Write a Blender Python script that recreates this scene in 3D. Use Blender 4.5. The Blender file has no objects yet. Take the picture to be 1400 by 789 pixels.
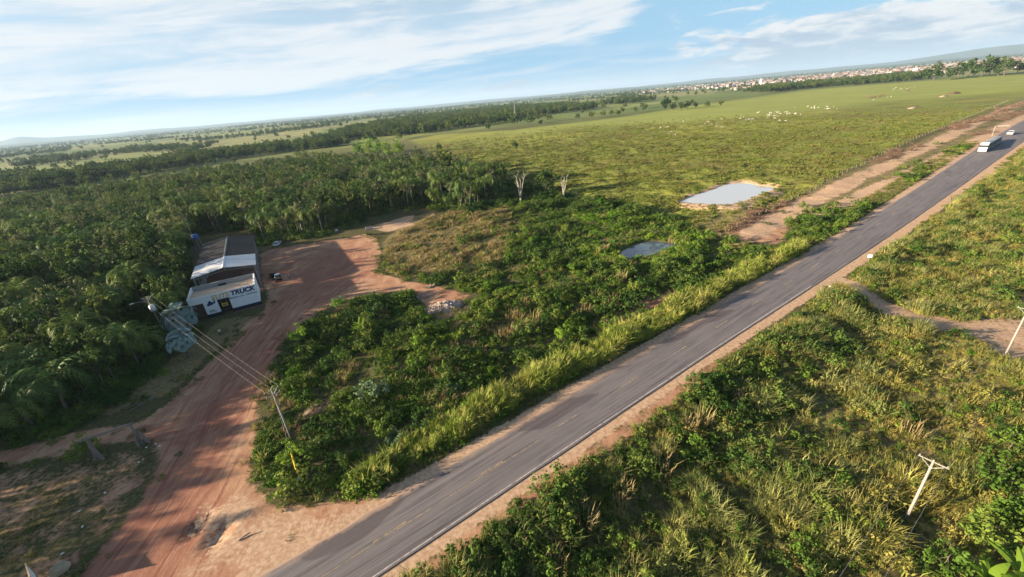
import bpy, bmesh, math, random
import numpy as np
from mathutils import Vector, Matrix, Euler

R = math.radians
scene = bpy.context.scene
COL = scene.collection

# ------------------------------------------------------------------ camera
FPX, CAMH = 561.0, 46.0
ROLL = math.atan((72 - 199) / 1400.0)
PITCH = math.atan((394.5 - 135.5) * math.cos(ROLL) / FPX)
cd = bpy.data.cameras.new('camera')
cam = bpy.data.objects.new('camera', cd)
COL.objects.link(cam)
cd.sensor_fit = 'HORIZONTAL'; cd.sensor_width = 36.0
cd.lens = 36.0 * FPX / 1400.0
cd.clip_start = 0.5; cd.clip_end = 120000
cam.matrix_world = (Matrix.Translation((0, 0, CAMH)) @ Matrix.Rotation(math.pi / 2 - PITCH, 4, 'X')
                    @ Matrix.Rotation(ROLL, 4, 'Z'))
scene.camera = cam

# ------------------------------------------------------------------ light
SUN_EL = R(13.5)
SUN_AZ = math.atan2(-math.cos(R(10)), -math.sin(R(10)))      # azimuth of the sun, from +Y towards +X
sun_dir = Vector((math.sin(SUN_AZ) * math.cos(SUN_EL), math.cos(SUN_AZ) * math.cos(SUN_EL), math.sin(SUN_EL)))
sl = bpy.data.lights.new('sun', 'SUN'); sl.energy = 5.0; sl.angle = R(0.6); sl.color = (1.0, 0.82, 0.60)
so = bpy.data.objects.new('sun', sl); COL.objects.link(so)
so.rotation_euler = sun_dir.to_track_quat('Z', 'Y').to_euler()

world = bpy.data.worlds.new('World'); scene.world = world; world.use_nodes = True
wn, wl = world.node_tree.nodes, world.node_tree.links
wn.clear()
def wnode(t, **k):
    n = wn.new(t)
    for a, b in k.items(): setattr(n, a, b)
    return n
def wmath(op, a, b=None, c=None, clamp=False):
    n = wnode('ShaderNodeMath', operation=op, use_clamp=clamp)
    for i, v in enumerate((a, b, c)):
        if v is None: continue
        if isinstance(v, (int, float)): n.inputs[i].default_value = v
        else: wl.new(v, n.inputs[i])
    return n.outputs[0]
def wsmooth(v, lo, hi):
    n = wnode('ShaderNodeMapRange', interpolation_type='SMOOTHSTEP')
    wl.new(v, n.inputs[0]); n.inputs[1].default_value = lo; n.inputs[2].default_value = hi
    return n.outputs[0]
sky = wnode('ShaderNodeTexSky', sky_type='NISHITA', sun_disc=False)
sky.sun_elevation = SUN_EL; sky.sun_rotation = SUN_AZ
sky.air_density = 1.0; sky.dust_density = 0.6; sky.ozone_density = 2.0; sky.altitude = 100
tc = wnode('ShaderNodeTexCoord')
sx = wnode('ShaderNodeSeparateXYZ'); wl.new(tc.outputs['Generated'], sx.inputs[0])
az = wmath('ARCTAN2', sx.outputs[0], sx.outputs[1])
el = wmath('ARCSINE', sx.outputs[2])
def wnoise(kx, ky, kz, scale, detail, rough, dist=0.0, tilt=0.0):
    cb = wnode('ShaderNodeCombineXYZ')
    wl.new(wmath('MULTIPLY', az, kx), cb.inputs[0])
    wl.new(wmath('ADD', wmath('MULTIPLY', el, ky), wmath('MULTIPLY', az, tilt)), cb.inputs[1])
    cb.inputs[2].default_value = kz
    n = wnode('ShaderNodeTexNoise'); wl.new(cb.outputs[0], n.inputs['Vector'])
    n.inputs['Scale'].default_value = scale; n.inputs['Detail'].default_value = detail
    n.inputs['Roughness'].default_value = rough; n.inputs['Distortion'].default_value = dist
    return n.outputs[0]
def gauss(a0, wa, e0, we):
    da = wmath('DIVIDE', wmath('SUBTRACT', az, R(a0)), R(wa)); de = wmath('DIVIDE', wmath('SUBTRACT', el, R(e0)), R(we))
    s = wmath('ADD', wmath('MULTIPLY', da, da), wmath('MULTIPLY', de, de))
    return wmath('EXPONENT', wmath('MULTIPLY', s, -1.0))
# high thin sheet: its lower rim climbs from the west (left) towards the north-east
n1 = wnoise(1.6, 9.0, 3.1, 1.5, 7, 0.56, 0.5, -0.9)
n2 = wnoise(3.0, 24.0, 7.7, 1.5, 7, 0.6, 0.5, -1.6)
rim = wmath('ADD', R(3.1), wmath('MULTIPLY', wmath('MAXIMUM', wmath('ADD', az, R(20)), 0.0), 0.09))
rim = wmath('ADD', rim, wmath('MULTIPLY', wmath('MAXIMUM', wmath('SUBTRACT', az, R(14)), 0.0), 0.6))
hgt = wmath('ADD', wmath('SUBTRACT', el, rim), wmath('MULTIPLY', wmath('SUBTRACT', n1, 0.5), R(9)))
hgt = wmath('ADD', hgt, wmath('MULTIPLY', wmath('SUBTRACT', n2, 0.5), R(5)))
thin = wmath('SUBTRACT', 1.0, wmath('MULTIPLY', wsmooth(el, R(10), R(32)), 0.88))
dens = wmath('ADD', 0.32, wmath('MULTIPLY', wsmooth(wmath('ADD', wmath('MULTIPLY', n2, 0.55), wmath('MULTIPLY', n1, 0.45)), 0.38, 0.56), 0.68))
cirm = wmath('MULTIPLY', wmath('MULTIPLY', wsmooth(hgt, R(-0.6), R(1.6)), dens), thin)
n5 = wnoise(2.4, 34.0, 12.3, 1.4, 6, 0.6, 0.4, -0.6)
veil = wmath('MULTIPLY', wmath('MULTIPLY', wsmooth(n5, 0.44, 0.64), 0.5), wmath('SUBTRACT', 1.0, wsmooth(el, R(2.5), R(6))))
cirm = wmath('MAXIMUM', cirm, veil)
# cumulus bank low in the east (right) and small heads elsewhere along the horizon
n3 = wnoise(7.0, 26.0, 1.2, 1.25, 9, 0.62, 0.35)
bank = wmath('ADD', gauss(39, 14, 2.9, 2.3), wmath('MULTIPLY', gauss(-14, 5, 2.2, 0.7), 0.5))
bank = wmath('ADD', bank, wmath('MULTIPLY', gauss(1, 3.5, 1.4, 0.7), 0.6))
cum = wmath('ADD', wmath('MULTIPLY', bank, 0.40), wmath('MULTIPLY', n3, 0.70))
cumm = wsmooth(cum, 0.44, 0.54)
n4 = wnoise(7.0, 26.0, 1.34, 1.9, 8, 0.6, 0.3)
cumc = wsmooth(wmath('ADD', n4, wmath('MULTIPLY', wmath('SUBTRACT', el, R(3.0)), 3.5)), 0.40, 0.64)
def wmix(f, a, b):
    m = wnode('ShaderNodeMix', data_type='RGBA'); wl.new(f, m.inputs[0])
    for i, v in ((6, a), (7, b)):
        if isinstance(v, tuple): m.inputs[i].default_value = v
        else: wl.new(v, m.inputs[i])
    return m.outputs[2]
SKYB = 0.05; EXPO = 1.85; _k = SKYB * 2 ** EXPO
def sk(r, g, b): return (r / _k, g / _k, b / _k, 1)
hs = wnode('ShaderNodeHueSaturation'); hs.inputs['Saturation'].default_value = 1.0; hs.inputs['Value'].default_value = 1.0
wl.new(sky.outputs[0], hs.inputs['Color'])
# pale blue humid air towards the horizon
hum = wmath('MULTIPLY', wmath('SUBTRACT', 1.0, wsmooth(el, R(1), R(17))), 0.95)
humc = wmix(wsmooth(el, R(-0.6), R(3.6)), sk(0.64, 0.77, 0.86), sk(0.26, 0.56, 0.87))
c0 = wmix(hum, hs.outputs[0], humc)
c1 = wmix(wmath('MULTIPLY', cirm, 0.92), c0, sk(0.88, 0.90, 0.93))
ccol = wmix(cumc, sk(0.47, 0.58, 0.71), sk(0.97, 0.95, 0.93))
c2 = wmix(wmath('MULTIPLY', cumm, 0.88), c1, ccol)
bg = wnode('ShaderNodeBackground'); bg.inputs[1].default_value = SKYB
wl.new(c2, bg.inputs[0])
wo = wnode('ShaderNodeOutputWorld'); wl.new(bg.outputs[0], wo.inputs[0])

scene.render.engine = 'CYCLES'
scene.view_settings.view_transform = 'Standard'
scene.view_settings.look = 'None'
scene.view_settings.exposure = EXPO
scene.view_settings.gamma = 1.0
scene.view_settings.use_curve_mapping = False
HAZE = 5.2e-5
cy = scene.cycles
cy.max_bounces = 4; cy.diffuse_bounces = 1; cy.glossy_bounces = 2; cy.transmission_bounces = 3
cy.volume_bounces = 0; cy.transparent_max_bounces = 6

# ------------------------------------------------------------------ geometry of the place
def _ray(px, py):
    x, y = px - 700.0, py - 394.5
    cr, sr = math.cos(-ROLL), math.sin(-ROLL)
    xr, yr = cr * x - sr * y, sr * x + cr * y
    return xr, FPX * math.cos(PITCH) - yr * math.sin(PITCH), -(FPX * math.sin(PITCH) + yr * math.cos(PITCH))
UR = np.array([math.sin(R(56.6)), math.cos(R(56.6))]); NR = np.array([UR[1], -UR[0]])
def sstep(a, b, v):
    t = np.clip((v - a) / (b - a), 0, 1); return t * t * (3 - 2 * t)
def rise(x, y):
    return 7.0 * sstep(110, 420, x * UR[0] + y * UR[1])
def G(px, py, z=None):
    """place on the ground seen at photograph coordinate px, py"""
    r = _ray(px, py); h = 0.0 if z is None else z
    for _ in range(12):
        t = (CAMH - h) / -r[2]; x, y = r[0] * t, r[1] * t
        if z is None: h = float(rise(np.array(x), np.array(y)))
    return (x, y)
def GP(pts): return np.array([G(*p) for p in pts])
def road_xy(s, o): return (UR[0] * s + NR[0] * o, UR[1] * s + NR[1] * o)

_rs = np.random.RandomState(5)
_tab = _rs.rand(512, 512)
def vnoise(x, y, sc):
    x = np.asarray(x) / sc + 1000.3; y = np.asarray(y) / sc + 1000.7
    xi = np.floor(x).astype(int); yi = np.floor(y).astype(int); fx = x - xi; fy = y - yi
    fx = fx * fx * (3 - 2 * fx); fy = fy * fy * (3 - 2 * fy)
    a = _tab[xi % 512, yi % 512]; b = _tab[(xi + 1) % 512, yi % 512]; c = _tab[xi % 512, (yi + 1) % 512]; d = _tab[(xi + 1) % 512, (yi + 1) % 512]
    return (a * (1 - fx) + b * fx) * (1 - fy) + (c * (1 - fx) + d * fx) * fy
def fbm(x, y, sc): return (vnoise(x, y, sc) + 0.5 * vnoise(x, y, sc / 2.1) + 0.25 * vnoise(x, y, sc / 4.3)) / 1.75
def inside(P, poly):
    x, y = P[:, 0], P[:, 1]; c = np.zeros(len(P), bool); n = len(poly)
    for i in range(n):
        x1, y1 = poly[i]; x2, y2 = poly[(i + 1) % n]
        if y1 == y2: continue
        k = ((y1 > y) != (y2 > y)) & (x < (x2 - x1) * (y - y1) / (y2 - y1) + x1); c ^= k
    return c
def edge_dist(P, poly, closed=True):
    d = np.full(len(P), 1e9); n = len(poly)
    for i in range(n if closed else n - 1):
        a = np.asarray(poly[i], float); b = np.asarray(poly[(i + 1) % n], float); ab = b - a
        t = np.clip(((P - a) @ ab) / max(ab @ ab, 1e-9), 0, 1)
        d = np.minimum(d, np.hypot(P[:, 0] - a[0] - t * ab[0], P[:, 1] - a[1] - t * ab[1]))
    return d
def sdist(P, poly):            # positive inside
    d = edge_dist(P, poly); return np.where(inside(P, poly), d, -d)
def band(P, line, w, soft):    # 1 near the polyline
    return 1 - sstep(w - soft, w + soft, edge_dist(P, line, False))

# outlines on the ground
YARD = GP([(80, 820), (150, 740), (195, 680), (222, 622), (205, 600), (150, 606), (0, 640), (-80, 654), (-80, 632), (0, 618), (120, 588),
           (190, 578), (235, 548), (275, 505), (320, 465), (338, 440), (362, 425), (366, 400), (352, 372), (350, 350), (372, 340), (440, 330),
           (500, 320), (515, 325), (522, 352), (513, 372), (560, 385), (600, 392), (640, 404), (625, 425), (605, 440),
           (592, 425), (560, 398), (520, 400), (470, 410), (430, 430), (395, 460), (370, 500), (352, 560), (346, 620), (340, 660), (370, 690),
           (430, 692), (520, 672), (600, 640), (660, 606), (650, 622), (520, 695), (345, 800), (340, 830)])
SANDPATCH = GP([(500, 312), (540, 298), (566, 294), (566, 308), (530, 318)])
GRAVEL = GP([(300, 436), (345, 430), (352, 440), (320, 470), (285, 488), (235, 540), (170, 560), (60, 590), (60, 570), (180, 520), (260, 475)])
FOREST = GP([(-420, 900), (-120, 640), (0, 592), (60, 588), (130, 558), (200, 505), (236, 462), (258, 436), (259, 400), (258, 340), (270, 318), (345, 314),
             (362, 330), (440, 318), (530, 288), (600, 284), (650, 290), (692, 272), (690, 254), (620, 232), (545, 220), (420, 222), (300, 238), (150, 262),
             (0, 285), (-120, 300)])
FOREST_OFF = np.array([G(-120, 640), G(-420, 900), (-150, 10), (-150, -60), (-260, -60), (-330, 240), G(-120, 300)])
PLOT = GP([(350, 650), (354, 560), (372, 500), (402, 462), (440, 432), (520, 403), (560, 401), (597, 448), (640, 428), (655, 402), (560, 381), (524, 368),
           (526, 330), (600, 292), (690, 277), (770, 276), (850, 285), (930, 300), (985, 325), (1080, 342), (1000, 386), (860, 464), (700, 541), (560, 622), (480, 662), (400, 684)])
DRYZONE = GP([(524, 330), (560, 300), (600, 284), (690, 272), (700, 290), (690, 340), (640, 372), (560, 378), (524, 366)])
LUSH = GP([(770, 300), (830, 285), (880, 290), (930, 318), (990, 340), (930, 370), (850, 380), (800, 360), (780, 330)])
REDDIRT = GP([(985, 325), (1030, 300), (1085, 275), (1110, 262), (1080, 300), (1072, 330), (1030, 343), (1000, 342)])
POND1 = GP([(928, 277), (950, 266), (975, 258), (990, 250), (1015, 247), (1040, 251), (1064, 254), (1050, 263), (1025, 272), (1000, 281), (960, 281)])
POND2 = GP([(848, 354), (846, 342), (868, 331), (890, 326), (926, 330), (934, 334), (905, 341), (885, 347), (862, 354)])
PASTURE = GP([(560, 192), (620, 226), (690, 250), (720, 262), (790, 276), (860, 286), (940, 302), (985, 322), (1060, 283), (1130, 248), (1220, 202), (1310, 165),
              (1400, 135), (1500, 100), (1400, 100), (1250, 112), (1100, 124), (960, 142), (850, 160), (700, 178), (600, 184)])
BAREDRY = GP([(940, 292), (1000, 285), (1060, 278), (1040, 300), (1000, 318), (980, 322)])
BARE_R = GP([(1290, 432), (1340, 425), (1420, 424), (1440, 480), (1385, 492), (1340, 462)])
TRACK_R = GP([(1150, 386), (1200, 408), (1260, 430), (1330, 442), (1400, 452), (1480, 470)])
SANDLINE = GP([(1030, 320), (1090, 285), (1160, 250), (1220, 222), (1280, 195), (1340, 165), (1400, 140), (1460, 115)])
SANDLINE2 = GP([(1120, 300), (1190, 262), (1260, 230), (1320, 200), (1360, 180), (1410, 155)])
BAREPLOT = GP([(868, 418), (880, 402), (915, 390), (935, 394), (925, 408), (895, 424)])
HOLES = [GP([(278, 745), (290, 722), (312, 702), (320, 706), (310, 728), (296, 748)]), GP([(248, 738), (262, 718), (285, 700), (280, 722), (262, 740)])]

def terrain(x, y):
    x = np.asarray(x, float); y = np.asarray(y, float); P = np.stack([x.ravel(), y.ravel()], 1)
    z = rise(P[:, 0], P[:, 1])
    s = P @ UR; o = P @ NR
    dr = np.minimum(np.abs(o + 37.5) - 9, edge_dist(P, YARD)) if len(P) < 400000 else np.abs(o + 37.5)
    iny = inside(P, YARD)
    w = np.where(iny, 0.12, sstep(0, 14, np.maximum(dr, 0)))
    near = 1 - sstep(300, 700, np.hypot(P[:, 0], P[:, 1]))
    bd = sstep(2, 10, edge_dist(P, BLD)) * ~inside(P, BLD)
    z = z + w * near * bd * ((fbm(P[:, 0], P[:, 1], 17) - 0.5) * 1.6 + (fbm(P[:, 0] + 70, P[:, 1], 5) - 0.5) * (0.35 + 0.9 * inside(P, PASTURE)))
    # far country rolls a little
    far = sstep(500, 1600, np.hypot(P[:, 0], P[:, 1]))
    z = z + far * (fbm(P[:, 0], P[:, 1], 900) - 0.5) * 10
    # right-hand side falls away below the verge
    z = z - 1.3 * sstep(-27, -18, o) * (1 - sstep(150, 260, s))
    # ponds
    for poly, lev, dep in ((POND1, 0.9, 1.4), (POND2, -0.5, 1.2)):
        d = sdist(P, poly); k = sstep(-5.0, 0.6, d)
        z = z * (1 - k) + (lev - dep * sstep(-0.6, 2.5, d) + 0.5 * (1 - sstep(-5, -1, d))) * k
    berm = band(P, GP([(938, 283), (970, 285), (1005, 285), (1035, 276), (1060, 262)]), 3.0, 2.0)
    z = z + 0.9 * berm
    for h in HOLES:
        z = z - 0.45 * sstep(-0.3, 0.5, sdist(P, h) + (vnoise(P[:, 0], P[:, 1], 0.7) - .5) * .5)
    return z.reshape(x.shape)
_bl = np.array([-83.2, 97.2]); _bx = np.array([13.5, 7.5]) / 15.44; _by = np.array([-_bx[1], _bx[0]])
BLD = np.array([_bl - _by, _bl + _bx * 15.4 - _by, _bl + _bx * 15.4 + _by * 62, _bl + _by * 62])
def TZ(x, y): return float(terrain(np.array([x]), np.array([y]))[0])

# ------------------------------------------------------------------ helpers
def tag(o, label=None, cat=None, group=None, kind=None):
    if label: o['label'] = label
    if cat: o['category'] = cat
    if group: o['group'] = group
    if kind: o['kind'] = kind
    return o
def empty(name, loc, rz=0.0, label=None, cat=None, group=None, sc=1.0):
    e = bpy.data.objects.new(name, None); COL.objects.link(e); e.location = loc; e.rotation_euler = (0, 0, rz); e.scale = (sc, sc, sc)
    e.empty_display_size = 0.5
    return tag(e, label, cat, group)
def link(name, me, parent=None, loc=(0, 0, 0), rot=(0, 0, 0), sc=1.0):
    o = bpy.data.objects.new(name, me); COL.objects.link(o)
    o.parent = parent; o.location = loc; o.rotation_euler = rot
    o.scale = (sc, sc, sc) if isinstance(sc, (int, float)) else sc
    return o
class MB:
    def __init__(s): s.v = []; s.f = []; s.m = []; s.cur = 0
    def add(s, vs, fs):
        b = len(s.v); s.v += [tuple(map(float, v)) for v in vs]; s.f += [tuple(b + i for i in f) for f in fs]; s.m += [s.cur] * len(fs); return s
    def box(s, x0, x1, y0, y1, z0, z1):
        return s.add([(x0, y0, z0), (x1, y0, z0), (x1, y1, z0), (x0, y1, z0), (x0, y0, z1), (x1, y0, z1), (x1, y1, z1), (x0, y1, z1)],
                     [(3, 2, 1, 0), (4, 5, 6, 7), (0, 1, 5, 4), (1, 2, 6, 5), (2, 3, 7, 6), (3, 0, 4, 7)])
    def tube(s, pts, radii, n=8, cap=True):
        pts = [Vector(p) for p in pts]; rings = []
        if isinstance(radii, (int, float)): radii = [radii] * len(pts)
        vs = []; fs = []
        up = Vector((0.12, 0.3, 1)).normalized()
        for i, p in enumerate(pts):
            d = (pts[min(i + 1, len(pts) - 1)] - pts[max(i - 1, 0)]).normalized()
            u = d.cross(up)
            if u.length < 1e-3: u = d.cross(Vector((1, 0, 0)))
            u.normalize(); w = d.cross(u)
            for k in range(n):
                a = 2 * math.pi * k / n
                vs.append(p + (u * math.cos(a) + w * math.sin(a)) * radii[i])
        for i in range(len(pts) - 1):
            for k in range(n):
                k2 = (k + 1) % n; fs.append((i * n + k, i * n + k2, (i + 1) * n + k2, (i + 1) * n + k))
        if cap: fs += [tuple(range(n)), tuple(reversed(range((len(pts) - 1) * n, len(pts) * n)))]
        return s.add(vs, fs)
    def prism(s, poly, y0, y1):   # poly in xz, extruded along y
        n = len(poly)
        return s.add([(x, y0, z) for x, z in poly] + [(x, y1, z) for x, z in poly],
                     [tuple(range(n))[::-1], tuple(range(n, 2 * n))] + [(i, (i + 1) % n, n + (i + 1) % n, n + i) for i in range(n)])
    def mesh(s, name, mats, smooth=False):
        me = bpy.data.meshes.new(name); me.from_pydata(s.v, [], s.f); me.update()
        for m in (mats if isinstance(mats, (list, tuple)) else [mats]): me.materials.append(m)
        me.polygons.foreach_set('material_index', s.m)
        if smooth: me.polygons.foreach_set('use_smooth', [True] * len(s.f))
        return me
    def build(s, name, mats, parent=None, smooth=False, bevel=0.0, loc=(0, 0, 0)):
        me = s.mesh(name, mats, smooth)
        bm = bmesh.new(); bm.from_mesh(me); bmesh.ops.recalc_face_normals(bm, faces=bm.faces)
        if bevel: bmesh.ops.bevel(bm, geom=[e for e in bm.edges if e.calc_face_angle(0) > 0.4], offset=bevel, segments=2, affect='EDGES', profile=0.6)
        bm.to_mesh(me); bm.free()
        return link(name, me, parent, loc)
def copy_tree(o, parent=None):
    c = o.copy(); COL.objects.link(c); c.parent = parent
    for ch in o.children: copy_tree(ch, c)
    return c

# ------------------------------------------------------------------ materials
def nodes(name):
    m = bpy.data.materials.new(name); m.use_nodes = True; nt = m.node_tree; nt.nodes.clear()
    return m, nt
class NT:
    def __init__(s, name):
        s.m, s.t = nodes(name); s.n = s.t.nodes; s.l = s.t.links
        s.out = s.n.new('ShaderNodeOutputMaterial')
    def node(s, t, **k):
        n = s.n.new(t)
        for a, b in k.items(): setattr(n, a, b)
        return n
    def put(s, sock, v):
        if isinstance(v, (int, float)): sock.default_value = v
        elif isinstance(v, tuple): sock.default_value = v if len(v) == 4 or sock.type == 'VECTOR' else (*v, 1)
        else: s.l.new(v, sock)
    def math(s, op, a, b=None, c=None, clamp=False):
        n = s.node('ShaderNodeMath', operation=op, use_clamp=clamp)
        for i, v in enumerate((a, b, c)):
            if v is not None: s.put(n.inputs[i], v)
        return n.outputs[0]
    def sm(s, v, lo, hi):
        n = s.node('ShaderNodeMapRange', interpolation_type='SMOOTHSTEP'); s.put(n.inputs[0], v); n.inputs[1].default_value = lo; n.inputs[2].default_value = hi; return n.outputs[0]
    def mix(s, f, a, b, mode='MIX'):
        n = s.node('ShaderNodeMix', data_type='RGBA', blend_type=mode); s.put(n.inputs[0], f); s.put(n.inputs[6], a); s.put(n.inputs[7], b); return n.outputs[2]
    def noise(s, vec, sc, det=4, rough=0.55, dist=0.0):
        n = s.node('ShaderNodeTexNoise'); s.l.new(vec, n.inputs['Vector']); n.inputs['Scale'].default_value = sc; n.inputs['Detail'].default_value = det
        n.inputs['Roughness'].default_value = rough; n.inputs['Distortion'].default_value = dist; return n.outputs[0]
    def pos(s): return s.node('ShaderNodeNewGeometry').outputs['Position']
    def obj(s): return s.node('ShaderNodeTexCoord').outputs['Object']
    def scalev(s, vec, v):
        n = s.node('ShaderNodeVectorMath', operation='MULTIPLY'); s.l.new(vec, n.inputs[0]); n.inputs[1].default_value = v; return n.outputs[0]
    def rnd(s): return s.node('ShaderNodeObjectInfo').outputs['Random']
    def attr(s, name):
        n = s.node('ShaderNodeAttribute', attribute_name=name); x = s.node('ShaderNodeSeparateColor'); s.l.new(n.outputs['Color'], x.inputs[0]); return x.outputs
    def pbsdf(s, col, rough=0.7, spec=0.3, metal=0.0, normal=None):
        b = s.node('ShaderNodeBsdfPrincipled'); s.put(b.inputs['Base Color'], col); s.put(b.inputs['Roughness'], rough)
        b.inputs['Specular IOR Level'].default_value = spec; b.inputs['Metallic'].default_value = metal
        if normal is not None: s.l.new(normal, b.inputs['Normal'])
        return b.outputs[0]
    def bump(s, h, strength=0.5, dist=0.1):
        b = s.node('ShaderNodeBump'); b.inputs['Strength'].default_value = strength; b.inputs['Distance'].default_value = dist; s.l.new(h, b.inputs['Height']); return b.outputs[0]
    def done(s, sh): s.l.new(sh, s.out.inputs[0]); return s.m

def plain(name, col, rough=0.6, var=0.25, sc=3.0, metal=0.0, spec=0.35, bump=0.0):
    t = NT(name); o = t.obj()
    n = t.noise(o, sc, 5, 0.6)
    d = tuple(c * (1 - var) for c in col); b = tuple(min(1, c * (1 + var * 0.6)) for c in col)
    c = t.mix(n, d, b)
    n2 = t.noise(o, sc * 9, 3, 0.6); c = t.mix(t.math('MULTIPLY', t.sm(n2, 0.52, 0.75), var), c, d)
    return t.done(t.pbsdf(c, rough, spec, metal, t.bump(n2, bump, 0.02) if bump else None))
def leafmat(name, dark, light, yellow=None, ysc=14.0, yamt=0.6, trans=0.24, rough=0.7):
    """foliage: per-leaf shade (colour attribute), per-plant and per-place variation"""
    t = NT(name); a = t.attr('leaf'); p = t.pos()
    f = t.math('ADD', t.math('MULTIPLY', a[0], 0.5), t.math('MULTIPLY', t.rnd(), 0.5))
    c = t.mix(f, dark, light)
    if yellow:
        big = t.noise(p, 1.0 / ysc, 3, 0.6)
        k = t.sm(t.math('ADD', big, t.math('MULTIPLY', t.math('SUBTRACT', t.rnd(), 0.5), 0.35)), 0.42, 0.68)
        c = t.mix(t.math('MULTIPLY', k, yamt), c, yellow)
    c = t.mix(t.math('MULTIPLY', a[1], 1.0), c, (0.16, 0.11, 0.055))
    d = t.pbsdf(c, rough, 0.08)
    tr = t.node('ShaderNodeBsdfTranslucent'); t.l.new(t.mix(0.5, c, t.mix(1.0, c, (0.95, 1.1, 0.45), 'MULTIPLY')), tr.inputs[0])
    m = t.node('ShaderNodeMixShader'); m.inputs[0].default_value = trans; t.l.new(d, m.inputs[1]); t.l.new(tr.outputs[0], m.inputs[2])
    return t.done(m.outputs[0])
M = {}
M['bark'] = plain('bark', (0.13, 0.10, 0.075), 0.9, 0.4, 2.0)
M['pale_bark'] = plain('pale_bark', (0.42, 0.38, 0.31), 0.85, 0.3, 2.0)
M['forest'] = leafmat('forest_leaf', (0.020, 0.048, 0.012), (0.088, 0.14, 0.032), (0.14, 0.16, 0.042), 28, 0.6)
M['forest_mid'] = leafmat('bright_forest_leaf', (0.034, 0.075, 0.018), (0.13, 0.195, 0.045), (0.18, 0.19, 0.05), 25, 0.5)
M['forest_deep'] = leafmat('deep_forest_leaf', (0.012, 0.034, 0.010), (0.05, 0.095, 0.024), (0.08, 0.11, 0.03), 25, 0.5)
M['forest_pale'] = leafmat('pale_leaf', (0.06, 0.085, 0.036), (0.21, 0.23, 0.11), (0.21, 0.20, 0.085), 20, 0.5)
M['palm'] = leafmat('palm_leaf', (0.034, 0.08, 0.022), (0.15, 0.23, 0.055), (0.20, 0.23, 0.055), 25, 0.5, 0.22, 0.5)
M['shrub'] = leafmat('shrub_leaf', (0.028, 0.07, 0.010), (0.13, 0.22, 0.030), (0.21, 0.24, 0.05), 12, 0.6)
M['shrub_dark'] = leafmat('dark_shrub_leaf', (0.018, 0.05, 0.010), (0.085, 0.155, 0.030), (0.13, 0.18, 0.036), 10, 0.6)
M['lush'] = leafmat('lush_leaf', (0.055, 0.135, 0.012), (0.17, 0.32, 0.03), (0.25, 0.33, 0.045), 9, 0.5)
M['silver'] = leafmat('silver_leaf', (0.06, 0.11, 0.055), (0.17, 0.25, 0.13), None)
M['bismarck'] = leafmat('silver_palm_leaf', (0.13, 0.20, 0.19), (0.38, 0.46, 0.43), None, trans=0.1)
M['tallgrass'] = leafmat('tall_grass', (0.14, 0.20, 0.032), (0.36, 0.41, 0.075), (0.46, 0.41, 0.13), 6, 0.75)
M['grass'] = leafmat('short_grass', (0.08, 0.105, 0.02), (0.18, 0.19, 0.045), (0.24, 0.2, 0.07), 12, 0.8)
M['pasture'] = leafmat('pasture_grass', (0.10, 0.13, 0.024), (0.22, 0.26, 0.05), (0.19, 0.15, 0.055), 22, 0.7)
M['dry'] = leafmat('dry_grass', (0.19, 0.14, 0.065), (0.44, 0.34, 0.17), (0.28, 0.24, 0.09), 8, 0.5)
M['gold'] = leafmat('golden_scrub', (0.13, 0.14, 0.032), (0.35, 0.33, 0.085), (0.40, 0.31, 0.085), 14, 0.6)
M['olive'] = leafmat('olive_scrub', (0.12, 0.15, 0.045), (0.34, 0.36, 0.12), (0.40, 0.35, 0.12), 10, 0.6)
M['brush'] = plain('dry_brush', (0.16, 0.10, 0.065), 0.9, 0.4, 5)
M['banana'] = leafmat('banana_leaf', (0.13, 0.22, 0.02), (0.22, 0.34, 0.045), None, trans=0.4)

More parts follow.
